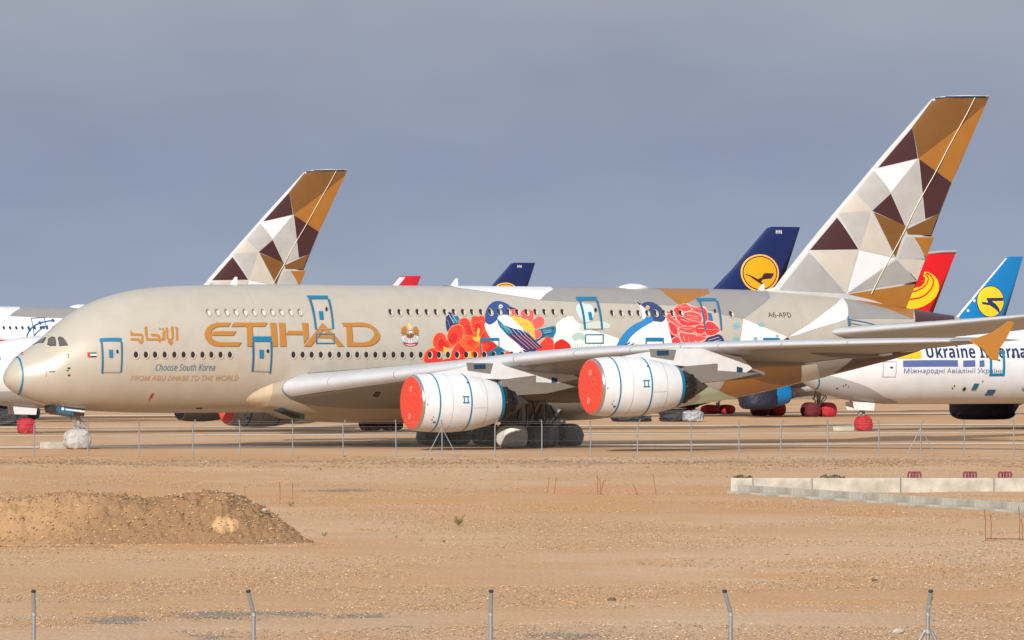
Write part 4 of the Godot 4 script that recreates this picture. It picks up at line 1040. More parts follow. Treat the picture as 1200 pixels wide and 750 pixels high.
	part(ng, "steering_collar", tube([Vector3(5.1, 1.5, -0.42), Vector3(5.1, 1.5, 0.42)], 0.12, 8), M.gear)
	part(ng, "wheel_cover", wheel_bag(1.6, 1.32, 1.2, 5, 0.12), M.cover_pale_grey, Vector3(5.0, 0, 0))
	var nd := part(ng, "gear_door", slab(flat([3.35, 2.82, 5.3, 2.66, 5.2, 2.1, 3.3, 2.36]), 0.66, 0.72, 0.02), M.tape_thin)
	part(nd, "white_stripe", slab(flat([3.9, 2.62, 5.24, 2.48, 5.22, 2.36, 3.9, 2.52]), 0.715, 0.73, 0.004), M.white)
	part(nd, "maroon_panel", slab(flat([4.4, 2.42, 5.2, 2.33, 5.15, 2.12, 4.5, 2.18]), 0.715, 0.735, 0.004), M.maroon)
	part(nd, "white_roundel", slab(disc(3.72, 2.6, 0.1, 0.1, 12), 0.715, 0.735, 0.004), M.white)
	part(ng, "gear_door", slab(flat([3.35, 2.7, 5.3, 2.6, 5.2, 2.0, 3.3, 2.26]), -0.72, -0.66, 0.02), M.champagne_plain)
	part(ng, "front_door", slab(flat([2.9, 2.85, 3.3, 2.8, 3.3, 2.3, 3.0, 2.35]), -0.5, 0.6, 0.02), M.gear_dark)
	# crown fittings
	var dome := []
	for i in 9:
		var t := i / 8.0
		dome.append([44.0 + t * 2.3, 0.52 * pow(maxf(0.0, sin(PI * (0.02 + 0.96 * t))), 0.7)])
	var dm := part(plane, "antenna_dome", lathe(dome, 24), M.white)
	dm.scale = Vector3(1, 0.62, 1.5)
	dm.position = Vector3(0, hull.at(45.0)[0] - 0.02, 0)
	for q in [[15.6, 0.5], [31.5, 0.5], [54.6, 0.45]]:
		var t: float = hull.at(q[0])[0]
		part(plane, "blade_antenna", slab(PackedVector2Array([Vector2(q[0], t - 0.05), Vector2(q[0] + 0.42, t + q[1]), Vector2(q[0] + 0.58, t + q[1]), Vector2(q[0] + 0.6, t - 0.05)]), -0.03, 0.03, 0.01), M.white)
	# paint
	for gp in LIVERY:
		if not full and not (gp[0] in ["crown_paint", "rear_paint"]): continue
		var h := holder(plane, gp[0], gp[1])
		for q in gp[2]:
			var poly := flat(q[4])
			if q[3] == 1: poly = rounded(poly)
			if gp[0] == "arabic_lettering":
				var thick := Geometry2D.offset_polygon(poly, 0.018)
				if thick.size() == 1: poly = thick[0]
			patch(h, q[0], M[q[1]], poly, skin, q[2])
	if not full:
		var h := holder(plane, "painted_network", "blue arcs with dots and a red line on the white fuselage")
		for q in [[[38.32, 7.45, 38.46, 7.9, 38.78, 8.42, 39.34, 8.8, 39.97, 9.06, 40.66, 9.21, 41.35, 9.29], 0.12], [[38.98, 7.6, 39.27, 7.98, 39.64, 8.28, 40.22, 8.65, 40.71, 8.8], 0.10], [[39.21, 9.48, 40.78, 9.59], 0.06], [[39.21, 9.48, 39.14, 7.6], 0.08], [[40.52, 9.55, 40.51, 8.65], 0.08]]:
			var l := []
			for p in flat(q[0]): l.append(p)
			patch(h, "arc", M.network_blue, strip(l, q[1]), skin, 2.0)
		for q in [[38.78, 8.42], [39.97, 9.06], [41.35, 9.29], [40.22, 8.65]]: patch(h, "dot", M.network_blue, disc(q[0], q[1], 0.16, 0.16, 14), skin, 3.0)
		patch(h, "red_line", M.flag_red, PackedVector2Array([Vector2(30, 7.33), Vector2(39.05, 7.35), Vector2(39.05, 7.5), Vector2(30, 7.48)]), skin, 2.0)
		for q in [35.9, 36.9]: patch(h, "red_tick", M.flag_red, PackedVector2Array([Vector2(q, 7.1), Vector2(q + 0.1, 7.1), Vector2(q + 0.1, 7.34), Vector2(q, 7.34)]), skin, 2.0)
		for i in 12: patch(plane, "cabin_window", M.pane_dark, disc(35.0 + i * 0.62, 8.6, 0.12, 0.17, 12), skin, 1.0)
		return
	var ln := holder(plane, "slogan_lettering", "two lines of small slogan lettering beside the front door")
	lettering(ln, "slogan", "Choose South Korea", M.slogan_teal, skin, 9.0, 5.05, 13.1, 5.49, 0.08)
	lettering(ln, "slogan", "FROM ABU DHABI TO THE WORLD", M.slogan_gold, skin, 7.45, 4.41, 14.82, 4.74, 0.06)
	lettering(plane, "registration_lettering", "A6-APD", M.charcoal, skin, 53.95, 8.58, 55.76, 8.92)
	for q in DOORS:
		var d := holder(plane, "cabin_door", q[0])
		patch(d, "tape_bar", M.tape, flat(q[1]), skin, 9.6)
		patch(d, "tape_strip", M.tape_thin, flat(q[2]), skin, 9.6)
		patch(d, "tape_strip", M.tape_thin, flat(q[3]), skin, 9.6)
		patch(d, "sill_line", M.joint, flat(q[4]), skin, 9.4)
		patch(d, "handle_cover", M.tape, flat(q[5]), skin, 9.6)
		patch(d, "door_window", M.pane_dark, flat(q[6]), skin, 9.6)
	for q in HATCHES:
		var d := holder(plane, "service_hatch")
		for k in 4: patch(d, "tape_strip", M.tape_thin if k else M.tape, flat(q[k]), skin, 9.6)
	for q in CABIN_WINDOWS:
		var w := patch(plane, "cabin_window", M.pane_rim, disc(q[1] + 0.025, q[2] - 0.01, 0.19, 0.25, 16), skin, 9.6)
		patch(w, "pane", M.pane_dark if q[0] != 1 else M.pane_shaded, disc(q[1] - 0.015, q[2] + 0.01, 0.145, 0.205, 16), skin, 10.2)
		if q[0] == 1: patch(w, "blind", M.blind_white, disc(q[1] + 0.03, q[2] - 0.04, 0.10, 0.155, 14), skin, 10.8)
		elif q[0] == 2: patch(w, "blind", M.blind, PackedVector2Array([Vector2(q[1] + 0.02, q[2] - 0.17), Vector2(q[1] + 0.09, q[2] - 0.12), Vector2(q[1] + 0.12, q[2]), Vector2(q[1] + 0.09, q[2] + 0.12), Vector2(q[1] + 0.04, q[2] + 0.02)]), skin, 10.8)
	for q in COCKPIT:
		var w := patch(plane, "cockpit_window", M.charcoal, flat(q), skin, 1.0)
		var p := flat(q)
		var c := Vector2.ZERO
		for v in p: c += v / p.size()
		for i in p.size(): p[i] = c + (p[i] - c) * 0.84
		patch(w, "pane", M.cockpit_glass, p, skin, 2.0)
	# circumferential skin joints
	for q in [16.2, 27.0, 43.5, 56.5]:
		var z := hull.at(q)
		patch(plane, "skin_joint", M.joint_soft, PackedVector2Array([Vector2(q, z[1] + 0.4), Vector2(q + 0.03, z[1] + 0.4), Vector2(q + 0.03, z[0] - 0.02), Vector2(q, z[0] - 0.02)]), skin, -1.6)
	# air inlet outlined in blue under the wing root, and dark vent in the wing
	var fair_skin := func(p: Vector2, off: float) -> Vector3:
		var i := 0
		while i < fair.size() - 2 and fair[i + 1][0] <= p.x: i += 1
		var t: float = clampf((p.x - fair[i][0]) / (fair[i + 1][0] - fair[i][0]), 0.0, 1.0)
		var top_a := hull.unroll(Vector2(p.x, lerpf(fair[i][1], fair[i + 1][1], t))).y
		var low_a := hull.unroll(Vector2(p.x, lerpf(fair[i][2], fair[i + 1][2], t))).y
		var e := smoothstep(0.0, 1.1, top_a - p.y)
		if p.x < 21.0: e *= smoothstep(-0.1, 0.9, p.y - low_a)
		return hull.skin(p, lerpf(fair[i][3], fair[i + 1][3], t) * e - 0.03 * (1.0 - e) + off)
	var inlet := flat([17.98, 2.7, 18.32, 2.98, 20.18, 2.66, 20.53, 2.4, 18.94, 2.46])
	for i in inlet.size(): inlet[i] = hull.unroll(inlet[i])
	var frame := patch(plane, "air_inlet", M.tape_thin, inlet, fair_skin, 3.0)
	var mid := Vector2.ZERO
	for v in inlet: mid += v / inlet.size()
	for i in inlet.size(): inlet[i] = mid + (inlet[i] - mid) * 0.66
	patch(frame, "opening", M.gear_dark, inlet, fair_skin, 5.0)
	for q in [[0.0, "pale_grey"], [0.16, "gear_dark"]]:
		var vv := PackedVector3Array()
		for c in [[5.9, 0.156], [7.1, 0.09], [7.2, 0.114], [5.6, 0.208]]:
			vv.append(wing_under(lerpf(c[0], 6.45, q[0]), lerpf(c[1], 0.142, q[0])) + Vector3(0, -0.015 - q[0] * 0.1, 0.01))
		part(plane, "wing_vent", raw_mesh(vv, PackedInt32Array([0, 1, 2, 0, 2, 3])), M[q[1]])
	var rope := holder(plane, "control_lock", "teal strap tied round the tailplane root")
	part(rope, "strap", tube([Vector3(60.02, 8.66, 3.0), Vector3(60.05, 7.7, 3.1)], 0.06, 6), M.tape_thin)
	part(rope, "strap", tube([Vector3(60.1, 8.45, 3.0), Vector3(61.2, 8.3, 3.0), Vector3(62.4, 8.05, 3.0)], 0.05, 6), M.tape_thin)

func wing_under(lat: float, x: float) -> Vector3:
	var q := row_at(BIG_WING, lat)
	var chord: float = q[3] - q[1]
	var y: float = 5.0 * q[5] * (0.2969 * sqrt(x) - 0.126 * x - 0.3516 * x * x + 0.2843 * x * x * x - 0.1036 * x * x * x * x)
	return Vector3(q[1] + x * chord, lerpf(q[2], q[4], x) + (0.036 * (x - x * x) - y * 0.85) * chord, lat)

# generic twin or four-engined jet -----------------------------------------
func jet(plane: Node3D, p: Dictionary) -> Hull:
	var d: float = p.d
	var zb: float = p.zb
	var length: float = p.length
	var rows := []
	for q in [[0, .42, .42, 0], [.03, .50, .34, .09], [.1, .57, .27, .16], [.25, .67, .18, .25], [.5, .8, .10, .345], [.75, .89, .05, .41], [1.05, .955, .02, .46], [1.5, .995, 0, .495], [1.9, 1, 0, .5]]:
		rows.append([q[0] * d, zb + q[1] * d, zb + q[2] * d, q[3] * d, zb + (q[1] + q[2]) * 0.5 * d])
	for q in [[3.3, 1, 0, .5], [2.5, 1, .05, .49], [1.6, .99, .2, .43], [.8, .96, .42, .31], [.3, .92, .6, .2], [0.0, .86, .74, .06]]:
		rows.append([length - q[0] * d, zb + q[1] * d, zb + q[2] * d, q[3] * d, zb + (q[1] + q[2]) * 0.5 * d])
	var hull := Hull.new(rows)
	var rings := []
	for q in [0.004, 0.05, 0.12, 0.25, 0.45, 0.7, 1.0, 1.4, 1.8, 2.3, 2.8, 3.4, 4.0, 4.8, 5.6, 6.6, 7.8, 9.2, 10.6, 12.0]: rings.append(hull.ring(q, 72))
	var s := 14.0
	while s < length - 0.5:
		rings.append(hull.ring(s, 72))
		s += 1.2
	rings.append(hull.ring(length - 0.3, 72))
	rings.append(hull.ring(length, 72))
	part(plane, "fuselage", loft(rings), p.body)
	part(plane, "belly_fairing", _belly(length * 0.30, length * 0.62, d * 0.54, zb + d * 0.2, d * 0.26), p.get("belly", p.body))
	var root: float = p.wing_at
	var span: float = p.span
	var zr := zb + d * 0.22
	var ch: float = p.chord
	var wing := [[d * 0.3, root, zr, root + ch, zr - 0.35, 0.13], [d * 0.5, root + d * 0.15, zr + 0.05, root + ch, zr - 0.3, 0.13], [span * 0.35, root + span * 0.35 * 0.62, zr + span * 0.35 * 0.085, root + ch + 0.6, zr + span * 0.35 * 0.085 - 0.2, 0.11], [span * 0.98, root + span * 0.63, zr + span * 0.11, root + span * 0.63 + ch * 0.26, zr + span * 0.11, 0.10], [span, root + span * 0.665, zr + span * 0.113, root + span * 0.665 + ch * 0.2, zr + span * 0.113, 0.06]]
	for side in [1.0, -1.0]:
		part(plane, "wing", wing_mesh(wing, side), M.wing_grey)
		var tr: float = length - 9.0 * d / 5.6
		part(plane, "tailplane", wing_mesh([[d * 0.1, tr, zb + d * 0.8, tr + 6.0, zb + d * 0.78, 0.1], [9.0, tr + 6.2, zb + d * 0.8 + 0.9, tr + 8.4, zb + d * 0.8 + 0.88, 0.1]], side), M.wing_grey)
		for e in p.engines:
			var f := row_at(wing, e[1])
			engine(plane, e[0], e[2], e[1] * side, e[3], p.cowl, p.cover, false, false)
			part(plane, "pylon", slab(PackedVector2Array([Vector2(e[0] + 1.2, e[2] + e[3] * 1.8), Vector2(f[1] + 0.5, f[2] + 0.1), Vector2(f[1] + 3.5, f[2] - 0.1), Vector2(e[0] + 6.3 * e[3], e[2] + e[3] * 0.9)]), e[1] * side - 0.2, e[1] * side + 0.2, 0.05), p.cowl)
		landing_gear(plane, p.gear[0], p.gear[1] * side, zr + 0.2, p.gear[2], 1.9, [p.get("gear_cover", M.cover_red_cloth), p.get("gear_cover2", M.cover_red_cloth)], int(length) + int(side), "main_gear", p.get("tall", 1.4))
	var ng := holder(plane, "nose_gear")
	var ns: float = p.nose_gear
	part(ng, "strut", tube([Vector3(ns, 0.6, 0), Vector3(ns, 1.4, 0), Vector3(ns - 0.1, zb + 0.5, 0)], 0.12, 10), M.gear)
	part(ng, "torque_link", tube([Vector3(ns - 0.2, 1.1, 0), Vector3(ns - 0.55, 1.35, 0), Vector3(ns - 0.2, 1.7, 0)], 0.05, 6), M.gear)
	part(ng, "drag_brace", tube([Vector3(ns - 0.1, 1.5, 0.05), Vector3(ns - 1.3, zb + 0.3, 0.05)], 0.06, 8), M.gear)
	for side in [1.0, -1.0]: part(ng, "gear_door", slab(PackedVector2Array([Vector2(ns - 1.3, zb + 0.2), Vector2(ns + 0.7, zb + 0.15), Vector2(ns + 0.6, zb - 0.5), Vector2(ns - 1.2, zb - 0.45)]), 0.62 * side - 0.03, 0.62 * side + 0.03, 0.02), p.get("door", p.body))
	part(ng, "wheel_cover", wheel_bag(1.3, 1.2, 1.1, int(length), 0.11), p.get("nose_cover", M.cover_red_cloth), Vector3(ns, 0, 0))
	# windscreen and cabin windows
	for side in [1]:
		for k in 3:
			var a: float = d * (0.33 + 0.13 * k)
			patch(plane, "cockpit_window", M.pane_dark, PackedVector2Array([Vector2(a, zb + d * 0.66), Vector2(a + d * 0.11, zb + d * 0.66), Vector2(a + d * 0.12, zb + d * (0.74 + 0.015 * k)), Vector2(a + d * 0.03, zb + d * (0.73 + 0.01 * k))]), hull.skin, 1.0)
	return hull

func _belly(s0: float, s1: float, w: float, y: float, h: float) -> ArrayMesh:
	var rr := []
	for i in 13:
		var t := i / 12.0
		var k := pow(maxf(0.01, sin(PI * clampf(t, 0.01, 0.99))), 0.45)
		var r := PackedVector3Array()
		for j in 40:
			var a := TAU * j / 40
			r.append(Vector3(lerpf(s0, s1, t), y + sin(a) * h * k, cos(a) * w * k))
		rr.append(r)
	return loft(rr)

func jet_fin(plane: Node3D, rows: Array, m: Material) -> Array:
	var b := Blade.new(rows, 0.09)
	var o := part(plane, "tail_fin", fin_mesh(b), m)
	return [b, o]

# ------------------------------------------------------------------ textures
func noise_image(size: int, seed_value: int, freq: float, octaves: int) -> Image:
	var n := FastNoiseLite.new()
	n.seed = seed_value
	n.frequency = freq
	n.fractal_octaves = octaves
	n.noise_type = FastNoiseLite.TYPE_SIMPLEX_SMOOTH
	return n.get_seamless_image(size, size)

func tone_texture(size: int, seed_value: int, freq: float, octaves: int, lo: Color, hi: Color, grain := 0.0) -> ImageTexture:
	var src := noise_image(size, seed_value, freq, octaves)
	var img := Image.create(size, size, false, Image.FORMAT_RGB8)
	var r := RandomNumberGenerator.new()
	r.seed = seed_value
	for y in size:
		for x in size:
			var c := lo.lerp(hi, clampf(src.get_pixel(x, y).r + r.randf_range(-grain, grain), 0, 1))
			img.set_pixel(x, y, c)
	return ImageTexture.create_from_image(img)

func cloudy_sky() -> PanoramaSkyMaterial:
	var w := 2048
	var h := 1024
	var n := FastNoiseLite.new()
	n.seed = 11
	n.frequency = 0.9
	n.fractal_octaves = 4
	var img := Image.create(w, h, false, Image.FORMAT_RGB8)
	var low := Color8(150, 161, 181)
	var mid := Color8(138, 149, 171)
	var high := Color8(153, 159, 172)
	var top := Color8(178, 185, 198)
	for y in h:
		var el := (0.5 - (y + 0.5) / h) * 180.0
		var c: Color
		if el < 0.0: c = low
		elif el < 2.0: c = low.lerp(mid, smoothstep(0.0, 2.0, el))
		elif el < 3.6: c = mid.lerp(high, smoothstep(1.8, 3.8, el))
		else: c = high.lerp(top, smoothstep(3.6, 40.0, el))
		for x in w:
			var az := (x + 0.5) / w * TAU
			var k := n.get_noise_3d(cos(az) * 9.0, el * 0.55, sin(az) * 9.0) * 0.035 + n.get_noise_3d(cos(az) * 40.0, el * 3.0 + 50.0, sin(az) * 40.0) * 0.018
			img.set_pixel(x, y, Color(c.r + k, c.g + k, c.b + k * 0.8))
	var m := PanoramaSkyMaterial.new()
	m.panorama = ImageTexture.create_from_image(img)
	return m

func materials() -> void:
	dirt_tex = tone_texture(512, 5, 0.012, 5, Color(0.945, 0.94, 0.93), Color(1, 1, 1), 0.08)
	grain_tex = tone_texture(512, 9, 0.05, 5, Color(0.80, 0.785, 0.77), Color(1, 1, 1), 0.25)
	var wi := noise_image(512, 21, 0.02, 5)
	wi.bump_map_to_normal_map(14.0)
	wrinkle_tex = ImageTexture.create_from_image(wi)
	paint("champagne", 185, 179, 168, 0.32, 0.2, 0.11)
	paint("champagne_plain", 176, 168, 155, 0.4, 0.1, 0.11)
	paint("cap", 204, 191, 168, 0.5, 0.0, 0.11)
	paint("pearl", 214, 219, 226, 0.4, 0.0, 0.11)
	paint("white", 216, 218, 222, 0.38, 0.0, 0.13)
	paint("airframe_white", 208, 211, 216, 0.4, 0.0, 0.09)
	paint("grey", 150, 147, 145, 0.36, 0.15, 0.11)
	paint("light_grey", 178, 176, 174, 0.36, 0.1, 0.11)
	paint("light_grey2", 160, 158, 157, 0.36, 0.1, 0.11)
	paint("fin_silver", 190, 191, 192, 0.36, 0.1, 0.11)
	paint("cream", 192, 185, 174, 0.36, 0.05, 0.11)
	paint("gold", 166, 110, 46, 0.36, 0.15, 0.11)
	paint("bronze", 124, 84, 42, 0.36, 0.15, 0.11)
	paint("maroon", 66, 36, 38, 0.36, 0.0, 0.11)
	paint("mint", 186, 206, 182, 0.36)
	for q in [["gold_letter", 176, 122, 52], ["brown", 128, 82, 46], ["red", 226, 64, 48], ["red_deep", 206, 38, 32], ["orange_red", 238, 92, 40], ["orange", 250, 150, 62], ["yellow", 250, 188, 66], ["yellow_pale", 252, 215, 120], ["navy", 48, 52, 98], ["bird_blue", 44, 78, 138], ["navy_head", 50, 68, 112], ["bird_back", 44, 128, 190], ["teal", 22, 116, 148], ["teal_pale", 120, 180, 190], ["teal_dark", 14, 62, 86], ["pink_red", 238, 96, 90], ["pale_pink", 250, 196, 178], ["pink_line", 225, 140, 135], ["peony", 234, 78, 76], ["peony_deep", 224, 56, 60], ["snow", 226, 234, 228], ["sage", 172, 198, 186], ["sage_pale", 192, 208, 198], ["sky_pale", 196, 216, 216], ["aqua", 118, 176, 192], ["pale_grey", 205, 205, 208], ["pale_gold", 232, 196, 130], ["pale_blue", 140, 175, 205], ["scroll", 140, 60, 70], ["flag_green", 50, 110, 70], ["flag_red", 196, 36, 44], ["black", 34, 33, 34], ["charcoal", 58, 54, 52], ["tape", 10, 118, 160], ["tape_thin", 34, 104, 138], ["feather_grey", 150, 150, 156], ["blind_white", 214, 212, 208], ["pane_shaded", 120, 112, 102], ["slogan_teal", 72, 122, 140], ["slogan_gold", 196, 150, 104], ["network_blue", 38, 84, 150], ["lh_blue", 12, 34, 92], ["lh_yellow", 250, 172, 20], ["lh_pale", 252, 190, 90], ["lh_brown", 60, 34, 40], ["hu_red", 214, 14, 28], ["hu_yellow", 250, 206, 24], ["ps_blue", 0, 122, 190], ["ps_yellow", 246, 206, 40], ["ps_navy", 28, 48, 96], ["ps_bar", 84, 104, 158], ["ib_red", 200, 30, 52], ["plain_yellow", 240, 186, 30], ["hull_grey", 170, 172, 176]]:
		paint(q[0], int(q[1] * 0.93), int(q[2] * 0.92), int(q[3] * 0.92), 0.42)
	paint("joint", 140, 132, 124, 0.6)
	paint("joint_soft", 168, 154, 134, 0.5)
	paint("pane_rim", 184, 174, 158, 0.4)
	paint("pane_dark", 40, 38, 40, 0.25)
	paint("blind", 206, 198, 186, 0.5)
	paint("cockpit_glass", 84, 80, 74, 0.08)
	paint("wing_grey", 134, 136, 140, 0.42, 0.1, 0.13)
	paint("wing_under", 122, 116, 111, 0.45, 0.1, 0.13)
	paint("tail_grey", 172, 173, 175, 0.42, 0.1, 0.13)
	paint("slat", 192, 195, 201, 0.32, 0.25, 0.13)
	paint("fence_gold", 170, 116, 50, 0.36, 0.1)
	paint("cowl_white", 212, 215, 220, 0.34, 0.0, 0.16)
	paint("lip", 190, 190, 192, 0.22, 0.9)
	paint("cowl_grey", 160, 160, 162, 0.4, 0.1, 0.12)
	paint("pylon_white", 204, 206, 210, 0.38, 0.0, 0.16)
	paint("pylon_grey", 124, 118, 113, 0.45, 0.15, 0.16)
	paint("exhaust", 92, 88, 86, 0.5, 0.5)
	paint("gear", 150, 150, 150, 0.4, 0.3)
	paint("gear_dark", 44, 44, 46, 0.6)
	paint("grommet", 196, 120, 100, 0.5)
	for q in [["cover_red", 210, 66, 48, 0.8], ["cover_pale", 204, 84, 66, 0.8], ["cover_red_cloth", 164, 34, 42, 0.8], ["cover_maroon", 92, 22, 34, 0.8], ["cover_black", 74, 76, 82, 0.45], ["cover_white", 204, 202, 196, 0.6], ["cover_pale_grey", 168, 168, 166, 0.65], ["cover_navy", 22, 28, 48, 0.6], ["wrap", 28, 27, 28, 0.35], ["silver_wrap", 150, 152, 156, 0.25], ["tarp", 40, 40, 44, 0.6]]:
		var m := paint(q[0], q[1], q[2], q[3], q[4])
		m.normal_enabled = true
		m.normal_texture = wrinkle_tex
		m.normal_scale = 0.5 if q[0].begins_with("cover") else 1.3
		m.uv1_triplanar = true
		m.uv1_scale = Vector3(0.3, 0.3, 0.3)
	paint("rope", 214, 204, 184, 0.8)
	paint("galvanised", 140, 145, 152, 0.45, 0.35, 0.9)
	paint("wire", 150, 150, 148, 0.5, 0.3)
	paint("rust", 122, 66, 44, 0.85, 0.0, 1.5)
	paint("hoop", 116, 40, 62, 0.55)
	paint("net", 214, 110, 96, 0.7)
	paint("timber", 96, 80, 62, 0.85, 0.0, 1.0)
	paint("twig", 122, 98, 62, 0.9)
	paint("leaf_dry", 138, 128, 78, 0.9)
	paint("stem_red", 132, 74, 56, 0.9)
	var c := StandardMaterial3D.new()
	c.albedo_texture = tone_texture(512, 17, 0.012, 5, Color(0.76, 0.75, 0.72), Color(1, 0.99, 0.97), 0.16)
	c.albedo_color = Color8(188, 185, 178)
	c.uv1_triplanar = true
	c.uv1_scale = Vector3(0.16, 0.16, 0.16)
	c.roughness = 0.9
	M["concrete"] = c
	var pv: StandardMaterial3D = c.duplicate()
	pv.albedo_texture = grain_tex
	pv.albedo_color = Color8(232, 210, 184)
	pv.uv1_scale = Vector3(0.05, 0.05, 0.05)
	M["pavement"] = pv
	var dark_mat: StandardMaterial3D = c.duplicate()
	dark_mat.albedo_texture = grain_tex
	dark_mat.albedo_color = Color8(140, 116, 92)
	M["dark_ground"] = dark_mat

# ------------------------------------------------------------------ setting
func ground_height(x: float, d: float, n: FastNoiseLite) -> float:
	var flat_by := clampf((345.0 - d) / 30.0, 0.0, 1.0)
	return flat_by * (n.get_noise_2d(x * 0.12, d * 0.12) * 0.10 + n.get_noise_2d(x * 1.3, d * 0.9 + 300.0) * 0.035 + n.get_noise_2d(x * 5.0, d * 4.0 + 700.0) * 0.022)

func ground() -> void:
	var n := FastNoiseLite.new()
	n.seed = 3
	n.frequency = 0.6
	n.fractal_octaves = 3
	var broad := FastNoiseLite.new()
	broad.seed = 8
	broad.frequency = 0.03
	broad.fractal_octaves = 5
	var xs := [-6000.0, -1500.0, -500.0, -200.0, -110.0, -70.0]
	var x := -44.0
	while x <= 44.0:
		xs.append(x)
		x += 0.8 if absf(x) > 26.0 else 0.4
	xs.append_array([70.0, 110.0, 200.0, 500.0, 1500.0, 6000.0])
	var ds := [-200.0, 0.0, 60.0, 90.0]
	var d := 105.0
	while d < 360.0:
		ds.append(d)
		d += 0.35 + (d - 105.0) * 0.0022
	while d < 900.0:
		ds.append(d)
		d += 9.0
	ds.append_array([950.0, 1100.0, 1500.0, 2500.0, 4500.0, 8000.0])
	var v := PackedVector3Array()
	var cols := PackedColorArray()
	var idx := PackedInt32Array()
	var sand := Color(0.63, 0.40, 0.235)
	var pale := Color(0.68, 0.475, 0.305)
	var ochre := Color(0.65, 0.375, 0.18)
	var dull := Color(0.40, 0.285, 0.195)
	for dd in ds:
		for xx in xs:
			var dense: bool = absf(xx) < 45.0 and dd > 104.0 and dd < 360.0
			v.append(Vector3(xx, ground_height(xx, dd, n) if dense else 0.0, -dd))
			var a := broad.get_noise_2d(xx * 0.5, dd * 0.35) * 0.5 + broad.get_noise_2d(xx * 2.0 + 90.0, dd * 1.1) * 0.5
			var b := broad.get_noise_2d(xx * 0.7 + 500.0, dd * 0.5) * 0.6 + broad.get_noise_2d(xx * 6.0, dd * 4.0 + 60.0) * 0.5
			var c := sand.lerp(pale, clampf(0.45 + a * 2.4, 0, 1)).lerp(ochre, clampf(0.1 + b * 2.2, 0, 1.0))
			# the stony strip along the fence line
			var strip_by := exp(-pow((dd - 328.0) / 9.0, 2.0))
			c = c.lerp(dull, clampf(strip_by * (0.35 + 1.2 * broad.get_noise_2d(xx * 5.0, dd * 3.0)), 0, 0.6))
			cols.append(c)
	var w := xs.size()
	for j in ds.size() - 1:
		for i in w - 1:
			var k := j * w + i
			idx.append_array([k, k + w, k + 1, k + 1, k + w, k + w + 1])
	var m := StandardMaterial3D.new()
	m.vertex_color_use_as_albedo = true
	m.albedo_texture = grain_tex
	m.uv1_triplanar = true
	m.uv1_world_triplanar = true
	m.uv1_scale = Vector3(0.22, 0.22, 0.22)
	m.roughness = 1.0
	m.metallic_specular = 0.2
	var g := part(self, "ground", raw_mesh(v, idx, cols), m)
	g.set_meta("kind", "structure")
	# paved lanes with narrow dark strips alongside, seen almost edge-on
	for q in [[-6.0, 388.0, 8.0, "pavement", 0.012], [-6.0, 382.4, 1.8, "dark_ground", 0.008], [-6.0, 393.6, 1.6, "dark_ground", 0.008], [0.0, 446.0, 5.0, "pavement", 0.012], [0.0, 451.0, 1.6, "dark_ground", 0.008], [0.0, 495.0, 6.0, "pavement", 0.012], [0.0, 489.4, 2.6, "dark_ground", 0.008], [0.0, 590.0, 9.0, "pavement", 0.012]]:
		var vv := PackedVector3Array()
		var ii := PackedInt32Array()
		for k in 41:
			var t := (k - 20) / 20.0
			for e in [-0.5, 0.5]:
				vv.append(Vector3(t * 160.0, 0.0, e * q[2] * (1.0 + 0.25 * sin(k * 1.7 + e * 5.0))))
		for k in 40: ii.append_array([k * 2, k * 2 + 2, k * 2 + 1, k * 2 + 1, k * 2 + 2, k * 2 + 3])
		var o := part(self, "taxiway" if q[3] == "pavement" else "dark_strip", raw_mesh(vv, ii), M[q[3]], Vector3(q[0], q[4], -q[1]))
		o.rotation_degrees.y = 14.0
		o.set_meta("kind", "structure")
	# far embankment and low hills
	for q in [[820.0, 60.0, 3.6, 4, Color8(150, 126, 104), "embankment"], [2600.0, 500.0, 9.0, 9, Color8(138, 124, 112), "hills"]]:
		var rows := []
		var hv := PackedVector3Array()
		var hi := PackedInt32Array()
		var cnt := 121
		for j in 7:
			for i in cnt:
				var xx: float = (i - 60) * q[0] / 30.0
				var hgt: float = q[2] * sin(PI * j / 6.0) * (0.7 + 0.6 * broad.get_noise_2d(xx * 0.2 + q[3] * 70.0, j * 3.0))
				hv.append(Vector3(xx, maxf(-0.2, hgt - 0.1), -(q[0] + (j - 3) * q[1] / 6.0)))
		for j in 6:
			for i in cnt - 1:
				var k: int = j * cnt + i
				hi.append_array([k, k + cnt, k + 1, k + 1, k + cnt, k + cnt + 1])
		var hm := StandardMaterial3D.new()
		hm.albedo_color = q[4]
		hm.albedo_texture = grain_tex
		hm.uv1_triplanar = true
		hm.uv1_scale = Vector3(0.05, 0.05, 0.05)
		hm.roughness = 1.0
		part(self, q[5], raw_mesh(hv, hi), hm).set_meta("kind", "structure")

func stone_mesh(seed_value: int) -> ArrayMesh:
	var r := RandomNumberGenerator.new()
	r.seed = seed_value
	var rings := []
	for q in [[-0.42, 0.25], [-0.2, 0.46], [0.12, 0.48], [0.36, 0.26]]:
		var ring := PackedVector3Array()
		for k in 6:
			var a := TAU * k / 6 + r.randf() * 0.5
			ring.append(Vector3(cos(a) * q[1] * r.randf_range(0.8, 1.25), q[0] + r.randf_range(-0.06, 0.06), sin(a) * q[1] * r.randf_range(0.8, 1.25)))
		rings.append(ring)
	return loft(rings)

